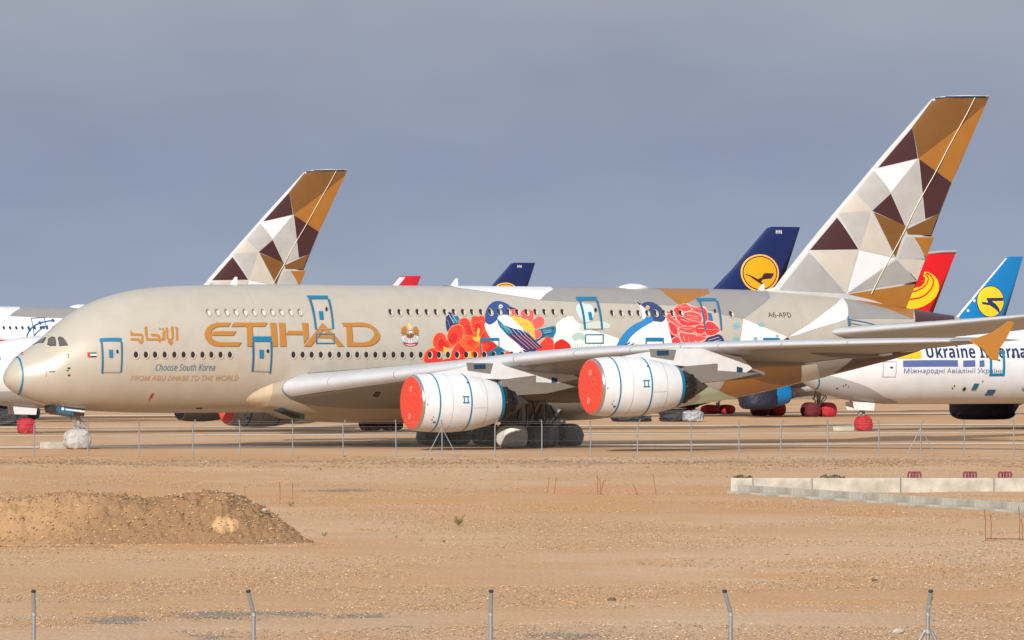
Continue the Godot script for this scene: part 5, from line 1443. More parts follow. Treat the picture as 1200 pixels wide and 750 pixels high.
func scatter(called: String, label: String, count: int, seed_value: int, where: Callable, lo: float, hi: float, tones: Array) -> void:
	var r := RandomNumberGenerator.new()
	r.seed = seed_value
	var mm := MultiMesh.new()
	mm.transform_format = MultiMesh.TRANSFORM_3D
	mm.use_colors = true
	mm.mesh = stone_mesh(seed_value)
	mm.instance_count = count
	for i in count:
		var p: Vector3 = where.call(r)
		var k := lerpf(lo, hi, pow(r.randf(), 3.0))
		var b := Basis.from_euler(Vector3(r.randf() * 0.5, r.randf() * TAU, r.randf() * 0.5)).scaled(Vector3(k * r.randf_range(0.8, 1.5), k * r.randf_range(0.45, 0.8), k))
		mm.set_instance_transform(i, Transform3D(b, p + Vector3(0, k * 0.15, 0)))
		var c: Color = tones[r.randi() % tones.size()]
		mm.set_instance_color(i, c * r.randf_range(0.8, 1.15))
	var o := MultiMeshInstance3D.new()
	o.name = numbered(called)
	o.multimesh = mm
	var m := StandardMaterial3D.new()
	m.vertex_color_use_as_albedo = true
	m.roughness = 0.95
	o.material_override = m
	add_child(o)
	o.set_meta("kind", "stuff")
	tag(o, label, called.replace("_", " "))

func mound() -> void:
	var n := FastNoiseLite.new()
	n.seed = 31
	n.frequency = 0.5
	n.fractal_octaves = 5
	var v := PackedVector3Array()
	var cols := PackedColorArray()
	var idx := PackedInt32Array()
	var w := 300
	var h := 120
	for j in h:
		for i in w:
			var x := -22.0 + 16.6 * i / (w - 1)
			var z := -4.2 + 8.4 * j / (h - 1)
			# ridge line runs along x and ends in a slope on the right
			var right := clampf((-5.9 - x) / 3.4, 0.0, 1.0)
			var left := clampf((x + 22.0) / 2.5, 0.0, 1.0)
			var crest := (1.62 + 0.16 * sin(x * 0.9 + 0.6) + (0.22 * exp(-pow((x + 9.6) / 1.2, 2.0))) - 0.26 * exp(-pow((x + 12.2) / 1.3, 2.0))) * smoothstep(0.0, 1.0, right) * left
			var across := 1.0 - smoothstep(0.25, 1.0, absf(z + 0.3 * sin(x * 0.6)) / (3.4 * (0.45 + 0.55 * right)))
			var y := crest * across
			if y > 0.02: y += (n.get_noise_2d(x * 1.2, z * 1.2) * 0.16 + n.get_noise_2d(x * 4.0, z * 4.0) * 0.16 + n.get_noise_2d(x * 13.0, z * 13.0) * 0.13) * minf(1.0, y * 2.0)
			v.append(Vector3(x + 13.8, y - 0.12, z))
			var t := clampf(0.5 + n.get_noise_2d(x * 0.5 + 40.0, z * 0.6) * 0.9 + (x + 15.5) * 0.14, 0.0, 1.0)  # random soil tone, plus shade of the right slope put into the colour
			var c := Color(0.47, 0.29, 0.15).lerp(Color(0.31, 0.185, 0.098), t)
			if Vector2((x + 9.15) / 0.42, (y - 0.75) / 0.24).length() < 1.0 and z > 0.0: c = Color(0.62, 0.40, 0.21)
			cols.append(c)
	for j in h - 1:
		for i in w - 1:
			var k := j * w + i
			idx.append_array([k, k + 1, k + w, k + 1, k + w + 1, k + w])
	var m := StandardMaterial3D.new()
	m.vertex_color_use_as_albedo = true
	m.albedo_texture = grain_tex
	m.uv1_triplanar = true
	m.uv1_scale = Vector3(0.6, 0.6, 0.6)
	m.roughness = 1.0
	var o := part(self, "soil_mound", raw_mesh(v, idx, cols), m, Vector3(-13.8, 0, -188.0))
	tag(o, "long heap of ochre excavated soil and stones at left", "mound")
	# stones lying in the face of the heap
	var mm := MultiMesh.new()
	mm.transform_format = MultiMesh.TRANSFORM_3D
	mm.use_colors = true
	mm.mesh = stone_mesh(77)
	var r := RandomNumberGenerator.new()
	r.seed = 4
	mm.instance_count = 42000
	for i in 42000:
		if i < 9000:
			# clods of the heap's own soil, some rolled out to its foot
			var fx := r.randf_range(0.0, 8.3) if i < 5500 else r.randf_range(-8.0, 8.6)
			var at := v[r.randi() % v.size()] if i < 5500 else Vector3(fx, 0.02, 3.0 + absf(r.randfn()) * 0.9)
			var kk := 0.04 + 0.09 * pow(r.randf(), 4.0)
			mm.set_instance_transform(i, Transform3D(Basis.from_euler(Vector3(r.randf(), r.randf() * TAU, r.randf())).scaled(Vector3(kk * 1.2, kk * 0.8, kk)), at))
			mm.set_instance_color(i, [Color(0.36, 0.22, 0.12), Color(0.42, 0.26, 0.14), Color(0.3, 0.18, 0.1)][i % 3] * r.randf_range(0.8, 1.1))
			continue
		var a := r.randi() % v.size()
		var k := 0.016 + 0.06 * pow(r.randf(), 9.0)
		mm.set_instance_transform(i, Transform3D(Basis.from_euler(Vector3(r.randf(), r.randf() * TAU, r.randf())).scaled(Vector3(k * 1.2, k * 0.8, k)), v[a] + Vector3(r.randf_range(-0.06, 0.06), 0.01, r.randf_range(-0.06, 0.06))))
		mm.set_instance_color(i, [Color(0.46, 0.30, 0.17), Color(0.24, 0.14, 0.08), Color(0.54, 0.41, 0.27), Color(0.36, 0.22, 0.12), Color(0.28, 0.17, 0.09), Color(0.44, 0.27, 0.14)][r.randi() % 6] * r.randf_range(0.8, 1.1))
	var st := MultiMeshInstance3D.new()
	st.name = "stones"
	st.multimesh = mm
	var sm := StandardMaterial3D.new()
	sm.vertex_color_use_as_albedo = true
	sm.roughness = 0.95
	st.material_override = sm
	st.set_meta("kind", "stuff")
	o.add_child(st)

# thin wires as three-sided bars gathered in one mesh
class Wires:
	var v := PackedVector3Array()
	var idx := PackedInt32Array()
	func add(a: Vector3, b: Vector3, r: float) -> void:
		var d := (b - a).normalized()
		var u := d.cross(Vector3.UP if absf(d.y) < 0.9 else Vector3.RIGHT).normalized()
		var w := d.cross(u)
		var at := v.size()
		for p in [a, b]:
			for k in 3: v.append(p + (u * cos(TAU * k / 3) + w * sin(TAU * k / 3)) * r)
		for k in 3:
			var l := (k + 1) % 3
			idx.append_array([at + k, at + l, at + 3 + k, at + l, at + 3 + l, at + 3 + k])

func mesh_wires(x0: float, x1: float, y0: float, y1: float, pitch: float, r: float) -> Wires:
	var w := Wires.new()
	var h := y1 - y0
	var x := x0 - h
	while x < x1:
		for lean in [1.0, -1.0]:
			var a := Vector3(x if lean > 0 else x + h, y0, 0)
			var b := Vector3(x + h if lean > 0 else x, y1, 0)
			if a.x < x0: a = Vector3(x0, y0 + (x0 - a.x), 0)
			if b.x < x0: b = Vector3(x0, y1 - (x0 - b.x), 0)
			if a.x > x1: a = Vector3(x1, y0 + (a.x - x1), 0)
			if b.x > x1: b = Vector3(x1, y1 - (b.x - x1), 0)
			if a.distance_to(b) > 0.05: w.add(a + Vector3(0, 0, 0.004 * lean), b + Vector3(0, 0, 0.004 * lean), r)
		x += pitch
	return w

func fences() -> void:
	var f := thing("chain_link_fence", "thin galvanised chain link fence in front of the gold-lettered jet", "fence", Vector3(0, 0, -346))
	var shape := func(lean: float) -> ArrayMesh: return tube([Vector3(0, -0.3, 0), Vector3(0, 1.0, 0), Vector3(0, 1.86, 0), Vector3(lean * 0.06, 1.96, 0.03), Vector3(lean * 0.16, 2.2, 0.08)], 0.035, 8)
	var straight: ArrayMesh = shape.call(-0.2)
	var bent: ArrayMesh = shape.call(1.0)
	var k := 19.7
	var i := 0
	for x in [-20, 40, 103, 163, 226, 281, 343, 402, 464, 518, 580, 635, 692, 747, 810, 866, 915, 970, 1030, 1079, 1130, 1188, 1248]:
		part(f, "post", bent if i % 3 == 1 else straight, M.galvanised, Vector3((x - 600) / k, 0, 0))
		i += 1
	for x in [518, 1079]:
		for e in [-1.0, 1.0]:
			part(f, "brace", tube([Vector3((x - 600) / k, 1.72, 0), Vector3((x - 600) / k + e * 0.95, -0.1, 0.02)], 0.026, 6), M.galvanised)
	for y in [0.1, 0.95, 1.8, 1.98, 2.1]:
		var w := Wires.new()
		w.add(Vector3(-34, y, 0.04), Vector3(34, y, 0.04), 0.004)
		part(f, "tension_wire", raw_mesh(w.v, w.idx), M.wire)
	var mw := mesh_wires(-34, 34, 0.05, 1.8, 0.08, 0.001)
	part(f, "wire_mesh", raw_mesh(mw.v, mw.idx), M.wire).set_meta("kind", "stuff")
	# nearest fence, only its upper edge in view
	var g := thing("chain_link_fence", "near galvanised fence with angled post tops along the bottom edge", "fence", Vector3(0, 0, -90))
	k = 75.7
	var posts := [[-215, 0.0], [40, 0.02], [297.5, -0.30], [575, 0.03], [856, -0.36], [1087, 0.14], [1360, 0.1]]
	for q in posts:
		var x: float = (q[0] - 600) / k
		var l: float = q[1] * 0.26
		var p := part(g, "post", tube([Vector3(0, -0.3, 0), Vector3(0, 1.0, 0), Vector3(0, 2.04, 0), Vector3(l * 0.1, 2.09, 0.01), Vector3(l, 2.38, 0.1), Vector3(l * 1.02, 2.405, 0.105)], 0.031, 12), M.galvanised, Vector3(x, 0, 0))
		part(p, "cap", tube([Vector3(l * 1.0, 2.385, 0.1), Vector3(l * 1.03, 2.415, 0.108)], 0.037, 12), M.gear_dark)
		part(p, "clamp", tube([Vector3(0, 2.01, 0), Vector3(0, 2.06, 0.0)], 0.038, 12), M.wire)
	for q in [[0.0, 1.74], [0.02, 2.15], [0.03, 2.26]]: part(g, "tension_collar", tube([Vector3((1087 - 600) / k + q[0], q[1], 0.02), Vector3((1087 - 600) / k + q[0], q[1] + 0.05, 0.02)], 0.045, 12), M.wire)
	for e in [-1.0, 1.0]: part(g, "brace", tube([Vector3((1087 - 600) / k, 1.80, 0), Vector3((1087 - 600) / k + e * 0.06, 1.76, 0), Vector3((1087 - 600) / k + e * 1.1, -0.1, 0.02)], 0.026, 8), M.galvanised)
	for q in [[2.02, 0.0], [2.14, 0.04], [2.25, 0.07], [2.36, 0.1]]:
		var w := Wires.new()
		var x := -10.0
		while x < 10.0:
			var sag := 0.012 * sin(x * 1.7)
			w.add(Vector3(x, q[0] + sag, q[1]), Vector3(x + 0.5, q[0] + 0.012 * sin((x + 0.5) * 1.7), q[1]), 0.0016)
			if q[0] > 2.05:
				for b in 4: w.add(Vector3(x + b * 0.125, q[0] + sag - 0.018, q[1]), Vector3(x + b * 0.125 + 0.012, q[0] + sag + 0.018, q[1] + 0.01), 0.001)
			x += 0.5
		part(g, "barbed_wire", raw_mesh(w.v, w.idx), M.wire)
	var nw := mesh_wires(-10, 10, 0.05, 2.02, 0.071, 0.0013)
	part(g, "wire_mesh", raw_mesh(nw.v, nw.idx), M.wire).set_meta("kind", "stuff")

func building_site() -> void:
	# low concrete foundation walls at the right
	var a := thing("concrete_wall", "long low pale concrete wall with hoops standing on it", "wall", Vector3(9.6, 0, -256))
	var x := 0.0
	for len_x in [1.0, 2.6, 3.9, 4.1, 4.2, 4.2, 4.2]:
		part(a, "panel", block(Vector3(len_x - 0.02, 0.66, 0.35), 0.025), M.concrete, Vector3(x + len_x / 2, -0.02, 0))
		x += len_x
	var b := thing("concrete_wall", "low stepped concrete kerb running diagonally towards the right edge", "wall", Vector3(10.0, 0, -254))
	b.rotation.y = -atan2(34.0, 10.5)
	x = 0.0
	for i in 12:
		part(b, "kerb_block", block(Vector3(3.46, 0.38, 0.3), 0.02), M.concrete, Vector3(x + 1.75, 0.0, 0))
		part(b, "footing", block(Vector3(3.48, 0.13, 0.5), 0.02), M.concrete, Vector3(x + 1.75, -0.02, 0.42))
		x += 3.5
	for q in [1071, 1136, 1177]:
		var o := thing("hoop_cluster", {1071: "maroon plastic hoops nearest the dark timbers on the long wall", 1136: "middle cluster of maroon hoops on the long concrete wall", 1177: "rightmost cluster of maroon hoops on the long concrete wall"}[q], "hoops", Vector3((q - 600) / 26.6, 0.64, -256), 0.0, "maroon hoops on the wall")
		for k in 4:
			var pts := []
			for j in 9:
				var t := PI * j / 8.0
				pts.append(Vector3(-cos(t) * 0.075 + (k - 1.5) * 0.13, (0.16 if j in [0, 8] else 0.16) + sin(t) * 0.1, (k % 2) * 0.06))
			pts.push_front(Vector3(pts[0].x, 0.0, pts[0].z))
			pts.append(Vector3(pts[-1].x, 0.0, pts[-1].z))
			part(o, "hoop", tube(pts, 0.042, 8), M.hoop)
	for q in [[870, 6, "bundle of dark rough timber pieces on the left wall end"], [972, 7, "scatter of dark rough sticks on the middle of the wall"]]:
		var o := thing("timber_pile", q[2], "timber", Vector3((q[0] - 600) / 26.6, 0.64, -256), 0.0, "timber scraps on the wall")
		var r := RandomNumberGenerator.new()
		r.seed = q[1]
		for k in q[1]:
			var px: float = -0.42 + 0.14 * k
			part(o, "stick", tube([Vector3(px, 0.03, r.randf_range(-0.1, 0.1)), Vector3(px + r.randf_range(0.15, 0.34), 0.03 + r.randf_range(0.0, 0.12), r.randf_range(-0.1, 0.1))], r.randf_range(0.03, 0.055), 6), M.timber)
	# rebar frame
	var rb := thing("rebar_frame", "rusty upright rebar rods joined at the ground near right edge", "rebar", Vector3(15.45, 0, -190))
	for q in [[0.0, 1.02, 0.0], [0.18, 0.85, 0.1], [1.12, 1.1, 0.0], [1.2, 0.7, 0.12]]:
		part(rb, "rod", tube([Vector3(q[0], -0.05, q[2]), Vector3(q[0] + 0.02, q[1] * 0.6, q[2]), Vector3(q[0] - 0.03, q[1], q[2])], 0.012, 6), M.rust)
	part(rb, "cross_rod", tube([Vector3(0.02, 0.06, 0.05), Vector3(1.4, 0.04, 0.06)], 0.018, 6), M.rust)
	# sagging safety net between sticks
	var nt := thing("safety_net", "faded red plastic net sagging between thin leaning sticks", "net", Vector3(1.5, 0, -252))
	for q in [[0.0, 0.12, 0.75], [0.32, 0.42, 0.72], [2.22, 2.2, 0.85], [2.3, 2.5, 0.66], [2.36, 2.3, 0.7], [3.95, 3.72, 0.5], [4.75, 4.6, 0.9]]:
		part(nt, "stick", tube([Vector3(q[0], -0.05, 0), Vector3((q[0] + q[1]) / 2, q[2] / 2, 0.02), Vector3(q[1], q[2], 0)], 0.016, 6), M.stem_red)
	var w := Wires.new()
	for j in 9:
		var px := 0.1
		while px < 4.7:
			var f1 := func(u: float) -> Vector3: return Vector3(u, 0.04 + (0.5 - 0.22 * sin(u * 1.35) * sin(u * 1.35)) * j / 8.0, 0.03 * sin(u * 7.0))
			w.add(f1.call(px), f1.call(px + 0.1), 0.002)
			if j < 8: w.add(f1.call(px), f1.call(px) + Vector3(0, (0.5 - 0.22 * sin(px * 1.35) * sin(px * 1.35)) / 8.0, 0), 0.002)
			px += 0.1
	part(nt, "netting", raw_mesh(w.v, w.idx), M.net).set_meta("kind", "stuff")
	# stakes behind the mound
	for q in [[287, 240.0, 0.62, "shortest thin stake, right above the soil heap"], [328, 236.0, 0.92, "tallest thin stake beyond the right end of soil heap"], [343, 236.0, 0.86, "rightmost thin stake beyond the soil heap"]]:
		var k: float = 6816.0 / q[1]
		var sk := thing("stake", q[3], "stake", Vector3((q[0] - 600) / k, 0, -q[1]), 0.0, "thin stakes beyond the soil heap")
		part(sk, "rod", tube([Vector3(0, -0.05, 0), Vector3(0.01, q[2] * 0.5, 0), Vector3(-0.01, q[2], 0)], 0.014, 6), M.stem_red)
		part(sk, "wire_tie", tube([Vector3(-0.02, q[2] * 0.8, 0), Vector3(0.03, q[2] * 0.84, 0.01)], 0.008, 5), M.rust)

func plant(px: float, py: float, size: float, label: String, seed_value: int, leafy: bool) -> void:
	var d := 6816.0 * 6.05 / (py - 416.0)
	var o := thing("dry_shrub" if leafy else "weed", label, "shrub" if leafy else "weed", Vector3((px - 600) * d / 6816.0, 0, -d), 0.0, "dry plants on the sand")
	var r := RandomNumberGenerator.new()
	r.seed = seed_value
	var leaves := Wires.new()
	for k in 12:
		var a := r.randf() * TAU
		var l := size * r.randf_range(0.5, 1.0)
		var tip := Vector3(cos(a) * l * 0.55, l * r.randf_range(0.5, 1.0), sin(a) * l * 0.55)
		part(o, "stem", tube([Vector3.ZERO, tip * 0.5 + Vector3(0, l * 0.1, 0), tip], size * 0.018, 5), M.twig)
		for j in (14 if leafy else 5):
			var b := tip * r.randf_range(0.45, 1.05) + Vector3(r.randf_range(-1, 1), r.randf_range(-0.6, 1), r.randf_range(-1, 1)) * size * 0.09
			leaves.add(b, b + Vector3(r.randf_range(-1, 1), r.randf_range(-0.5, 1), r.randf_range(-1, 1)).normalized() * size * 0.11, size * 0.026)
	part(o, "foliage", raw_mesh(leaves.v, leaves.idx), M.leaf_dry).set_meta("kind", "stuff")

func small_things() -> void:
	plant(537, 616, 0.42, "dry olive shrub standing alone mid-field", 1, true)
	plant(464, 631, 0.14, "tiny brown weed left of the lone shrub", 2, false)
	plant(494, 635, 0.12, "small green tuft below the lone shrub", 3, false)
	plant(520, 636, 0.16, "slightly larger green tuft below and left of the shrub", 4, false)
	plant(341, 594, 0.3, "low dry bush beside the thin stakes", 5, false)
	plant(380, 629, 0.2, "dry weed at the toe of the soil heap", 6, false)
	# loose stones one can point to
	var r := RandomNumberGenerator.new()
	r.seed = 15
	for q in [[1052, 741, 0.17, "pale flat stone near the braced fence post"], [717, 704, 0.14, "brown stone in the middle foreground"], [310, 592, 0.13, "pale rock on the shoulder of the soil heap"], [1024, 681, 0.1, "small dark stone in the right foreground"]]:
		var d: float = 6816.0 * 6.05 / (q[1] - 416.0)
		var y := 0.03
		if q[0] == 310:
			d = 187.6
			y = 1.06
		var o := part(self, "stone", stone_mesh(r.randi() % 1000), M.concrete if q[0] in [1052, 310] else M.timber, Vector3((q[0] - 600) * d / 6816.0, y, -d))
		o.scale = Vector3(q[2] * 1.6, q[2], q[2])
		tag(o, q[3], "stone")
	# concrete weights, chocks and wrapped stores on the parking area
	var cb := part(self, "concrete_block", block(Vector3(1.75, 0.45, 0.8), 0.03), M.concrete, Vector3(-29.6, 0.0, -375.0))
	tag(cb, "pale concrete block beside the covered nose wheels of the gold-lettered jet", "concrete block")
	cb.rotation_degrees.y = 10
	var cb2 := part(self, "concrete_block", block(Vector3(1.7, 0.36, 0.7), 0.03), M.concrete, Vector3(26.4, 0.0, -463.5))
	tag(cb2, "pale concrete block beside the red nose wheel cover on the right", "concrete block")
	for q in [[740, 527.0, 3.2, 0.5, "tarp", "low dark flat stack behind the outboard engine"], [791, 527.0, 2.5, 1.0, "tarp", "dark plastic wrapped bundle behind the outboard engine"], [812, 526.0, 1.7, 0.95, "silver_wrap", "silver film wrapped bundle beside the dark bundle"], [255, 560.0, 2.2, 0.55, "tarp", "dark covered pallet behind the jet's starboard engine"], [6, 497.0, 3.4, 1.3, "tarp", "dark covered stack left of the red nose wheel cover"]]:
		var o := part(self, "covered_bundle", bag(Vector3(q[2], q[3], 1.8), int(q[0]), 0.3), M[q[4]], Vector3((q[0] - 600) * q[1] / 6816.0, 0, -q[1]))
		tag(o, q[5], "bundle", "wrapped stores between the jets")

func parked_jets() -> void:
	var grp := "stored passenger jets"
	var a := thing("passenger_jet", "double-deck jet in champagne livery with gold lettering and painted birds", "airliner", Vector3(-32.43, 0, -371.5), YAW, grp)
	double_decker(a, true)
	var b := thing("passenger_jet", "second double-deck jet behind, with a matching triangle-patterned tail fin", "airliner", Vector3(-81.51, 0, -532.0), YAW, grp)
	double_decker(b, false)
	# long four-engined jet, blue tail with crane
	for k in 2:
		var p := thing("passenger_jet", ["long white jet whose dark blue tail stands right of centre with full crane logo", "distant jet showing only a small dark blue tail top above the gold-lettered jet"][k], "airliner", [Vector3(-43.5, 0, -444.5), Vector3(-64.5, 0, -629.9)][k], YAW, grp)
		var hl := jet(p, {d = 5.64, zb = 1.95, length = 73.5, wing_at = 24.0, span = 31.0, chord = 12.0, engines = [[23.5, 9.4, 2.2, 0.78], [31.5, 19.3, 3.0, 0.78]], cowl = M.cowl_grey, cover = M.tarp, gear = [39.3, 5.3, [-0.9, 0.9]], nose_gear = 6.8, body = M.airframe_white, belly = M.hull_grey, gear_cover = M.cover_maroon, gear_cover2 = M.cover_maroon})
		patch(p, "grey_belly_paint", M.hull_grey, PackedVector2Array([Vector2(0.9, 3.0), Vector2(3.0, 3.3), Vector2(8.0, 3.45), Vector2(55.0, 3.5), Vector2(55.0, 1.96), Vector2(10.5, 1.96), Vector2(5.5, 2.12), Vector2(2.0, 2.66)]), hl.skin, 0.0)
		var f := jet_fin(p, [[6.2, 60.0, 70.8], [7.2, 61.0, 71.4], [10.17, 64.9, 72.5], [11.56, 66.75, 72.95], [13.09, 68.4, 73.45], [16.01, 71.18, 74.52], [16.43, 71.6, 74.66], [16.55, 72.0, 74.7]], M.lh_blue)
		for q in [[1.82, 1.53, "lh_pale", 0], [1.66, 1.4, "lh_brown", 1], [1.56, 1.31, "lh_yellow", 2]]: patch(f[1], "roundel", M[q[2]], disc(70.86, 12.75, q[0], q[1], 40), f[0].skin, q[3])
		patch(f[1], "crane", M.lh_brown, flat([69.43, 12.63, 69.55, 12.66, 69.95, 12.55, 70.64, 12.26, 70.96, 12.36, 71.23, 12.72, 71.5, 12.76, 72.2, 12.73, 72.1, 12.6, 72.15, 12.55, 72.0, 12.45, 72.03, 12.37, 71.9, 12.3, 71.12, 12.22, 70.95, 12.06, 71.3, 11.74, 71.0, 11.80, 70.33, 12.18, 69.9, 12.45]), f[0].skin, 3.0)
		lettering(f[1], "tail_code", "HN", M.white, f[0].skin, 72.35, 15.98, 72.9, 16.28, 0.0, true)
	# wide-body with blue lettering at the right
	var u := thing("passenger_jet", "white wide-body jet with navy and Cyrillic lettering at the right edge", "airliner", Vector3(22.7, 0, -460.7), YAW, grp)
	var hull := jet(u, {d = 6.2, zb = 2.12, length = 63.0, wing_at = 18.5, span = 30.0, chord = 14.0, engines = [[20.5, 9.6, 2.5, 0.84]], cowl = M.airframe_white, cover = M.cover_navy, gear = [31.0, 5.5, [-1.4, 0.0, 1.4]], nose_gear = 5.9, body = M.airframe_white, door = M.white})
	part(u, "engine_shroud", bag(Vector3(5.6, 3.4, 3.5), 90, 0.08), M.cover_navy, Vector3(22.6, 0.72, -9.6))
	var l := holder(u, "airline_lettering", "airline name in navy Latin and blue Cyrillic letters")
	lettering(l, "name", "Ukraine International", M.ps_navy, hull.skin, 9.95, 5.80, 22.6, 6.88, 0.0, true)
	lettering(l, "name_cyrillic", "Міжнародні Авіалінії України", M.ps_bar, hull.skin, 7.9, 4.48, 17.0, 5.0)
	for q in [[7.8, 12.75], [13.24, 14.36], [14.75, 15.2]]: patch(l, "bar", M.ps_bar, PackedVector2Array([Vector2(q[0], 5.1), Vector2(q[1], 5.13), Vector2(q[1], 5.64), Vector2(q[0], 5.6)]), hull.skin, 3.0)
	patch(l, "flag_yellow", M.plain_yellow, flat([7.3, 5.74, 9.44, 5.76, 9.53, 6.34, 8.0, 6.32]), hull.skin, 3.0)
	patch(u, "grey_nose_area", M.hull_grey, rounded(flat([0.5, 4.0, 1.17, 4.3, 2.08, 4.38, 3.8, 3.92, 5.1, 3.5, 6.98, 2.68, 8.6, 2.2, 5.0, 2.13, 3.0, 2.26, 1.5, 2.6, 0.7, 3.2])), hull.skin, 0.0)  # grey area over the lower nose with a curved upper edge
	patch(u, "radome_tape", M.tape_thin, strip([Vector2(1.1, 4.35), Vector2(1.3, 3.75), Vector2(1.42, 3.2)], 0.1), hull.skin, 2.0)
	for q in [[15.7, 4.36, 17.13, 6.4, 0.22, "tape"], [6.07, 4.3, 7.22, 5.53, 0.04, "joint"]]:
		var d := holder(u, "cabin_door")
		for e in [[q[0], q[1], q[2], q[1] + q[4]], [q[0], q[3] - q[4], q[2], q[3]], [q[0], q[1] + q[4], q[0] + q[4], q[3] - q[4]], [q[2] - q[4], q[1] + q[4], q[2], q[3] - q[4]]]:
			patch(d, "door_edge", M[q[5]], PackedVector2Array([Vector2(e[0], e[1]), Vector2(e[2], e[1]), Vector2(e[2], e[3]), Vector2(e[0], e[3])]), hull.skin, 4.0)
		patch(d, "handle_cover", M.tape if q[5] == "tape" else M.charcoal, disc((q[0] + q[2]) / 2 + 0.15, lerpf(q[1], q[3], 0.62), 0.14, 0.08, 8), hull.skin, 4.0)
	for q in [[14.37, 3.24, 14.84, 3.78], [15.86, 2.83, 16.59, 3.29]]: patch(u, "hatch_tape", M.tape_thin, PackedVector2Array([Vector2(q[0], q[1]), Vector2(q[2], q[1]), Vector2(q[2] + 0.1, q[3]), Vector2(q[0] + 0.1, q[3])]), hull.skin, 3.0)
	for q in [[13.71, 3.34, 0.16], [12.7, 3.6, 0.07], [12.6, 3.4, 0.07], [15.2, 3.95, 0.06], [3.1, 3.6, 0.06], [3.25, 3.7, 0.06], [3.5, 3.55, 0.05], [2.7, 3.42, 0.07]]: patch(u, "probe_mark", M.charcoal, disc(q[0], q[1], q[2], q[2], 10), hull.skin, 3.0)
	for i in 30: patch(u, "cabin_window", M.pane_dark, disc(17.9 + i * 0.53, 5.95, 0.12, 0.17, 12), hull.skin, 4.5)
	var uf := jet_fin(u, [[7.5, 50.0, 60.0], [8.6, 52.0, 60.5], [17.6, 60.5, 63.6], [18.3, 61.6, 63.9]], M.ps_blue)
	patch(uf[1], "roundel", M.ps_yellow, disc(58.0, 12.5, 1.6, 1.6, 30), uf[0].skin, 1.0)
	# blue tail with yellow roundel
	var s := thing("passenger_jet", "jet with bright blue tail and yellow roundel, blue engines under the fuselage", "airliner", Vector3(2.156, 0, -561.93), YAW, grp)
	jet(s, {d = 5.2, zb = 2.0, length = 54.0, wing_at = 17.0, span = 23.5, chord = 11.0, engines = [[19.0, 7.9, 2.3, 0.75]], cowl = M.ps_blue, cover = M.cover_navy, gear = [28.5, 5.2, [-0.9, 0.9]], nose_gear = 5.0, body = M.airframe_white, gear_cover = M.cover_maroon, gear_cover2 = M.cover_red_cloth})
	for e in [1.0, -1.0]: part(s, "engine_shroud", bag(Vector3(3.6, 3.0, 3.3), 70, 0.06), M.cover_navy, Vector3(20.3, 0.78, 7.9 * e))
	var sf := jet_fin(s, [[6.5, 43.5, 51.6], [7.4, 44.6, 51.95], [10.0, 47.23, 52.85], [15.84, 52.83, 54.87], [15.96, 53.2, 54.92]], M.ps_blue)
	patch(sf[1], "leading_edge_band", M.white, flat([7.4, 0]) if false else PackedVector2Array([Vector2(44.75, 7.45), Vector2(45.0, 7.45), Vector2(52.98, 15.8), Vector2(52.8, 15.78)]), sf[0].skin, 0.0)
	patch(sf[1], "roundel_rim", M.ps_navy, disc(50.99, 11.42, 1.64, 1.59, 40), sf[0].skin, 1.0)
	patch(sf[1], "roundel", M.ps_yellow, disc(50.99, 11.42, 1.56, 1.51, 40), sf[0].skin, 2.0)
	patch(sf[1], "swift_emblem", M.ps_navy, flat([49.94, 11.39, 50.67, 11.3, 50.45, 11.77, 52.49, 11.81, 52.52, 11.49, 51.11, 11.46, 51.62, 11.17, 52.06, 10.67, 52.13, 10.17, 51.62, 10.61, 50.89, 11.04, 50.02, 11.14]), sf[0].skin, 3.0)
	for q in [[49.1, 11.5], [48.35, 10.5]]: patch(sf[1], "dot", M.white, disc(q[0], q[1], 0.14, 0.14, 10), sf[0].skin, 1.0)
	# red tail with yellow swirl
	var h := thing("passenger_jet", "jet with bright red tail and yellow swirl behind the triangle-patterned fin", "airliner", Vector3(-5.43, 0, -588.57), YAW, grp)
	jet(h, {d = 5.64, zb = 1.95, length = 57.0, wing_at = 18.5, span = 29.0, chord = 11.5, engines = [[18.0, 9.4, 2.2, 0.85]], cowl = M.airframe_white, cover = M.cover_red, gear = [27.4, 4.4, [-0.9, 0.9]], nose_gear = 6.6, body = M.airframe_white, tall = 0.95})
	var hf := jet_fin(h, [[6.5, 44.6, 53.6], [9.03, 47.15, 54.85], [10.5, 48.6, 55.39], [16.69, 54.2, 58.1], [16.85, 54.8, 58.2], [17.02, 55.6, 58.28]], M.hu_red)
	patch(hf[1], "swirl", M.hu_yellow, flat([54.21,14.84,54.77,14.76,55.35,14.48,55.88,13.99,56.11,13.40,56.08,12.87,55.73,12.21,55.12,11.68,54.28,11.22,53.37,10.95,51.71,10.82,51.71,12.72,53.52,13.26,53.98,13.92]), hf[0].skin, 1.0)
	for q in [[[54.43,14.68,54.97,14.45,55.32,13.99,55.35,13.50,55.04,12.94,54.43,12.41,53.68,12.05,51.71,11.80], 0.17], [[54.25,14.58,54.62,14.32,54.71,13.99,54.56,13.59,54.06,13.13,53.15,12.75,51.71,12.52], 0.15], [[53.90,14.31,54.16,14.12,54.10,13.72,53.68,13.39,51.71,13.05], 0.34]]:
		var l2 := []
		for p in flat(q[0]): l2.append(p)
		patch(hf[1], "swirl_gap", M.hu_red, strip(l2, q[1]), hf[0].skin, 2.0)
	part(hf[1], "tip_cover", tube([hf[0].skin(Vector2(54.6, 16.78), 0.05), hf[0].skin(Vector2(56.5, 16.95), 0.05), hf[0].skin(Vector2(58.2, 16.98), 0.03)], 0.14, 6), M.hull_grey)
	# small red tail far behind
	var r := thing("passenger_jet", "far jet showing only a small red tail top with white leading edge", "airliner", Vector3(-64.73, 0, -777.6), YAW, grp)
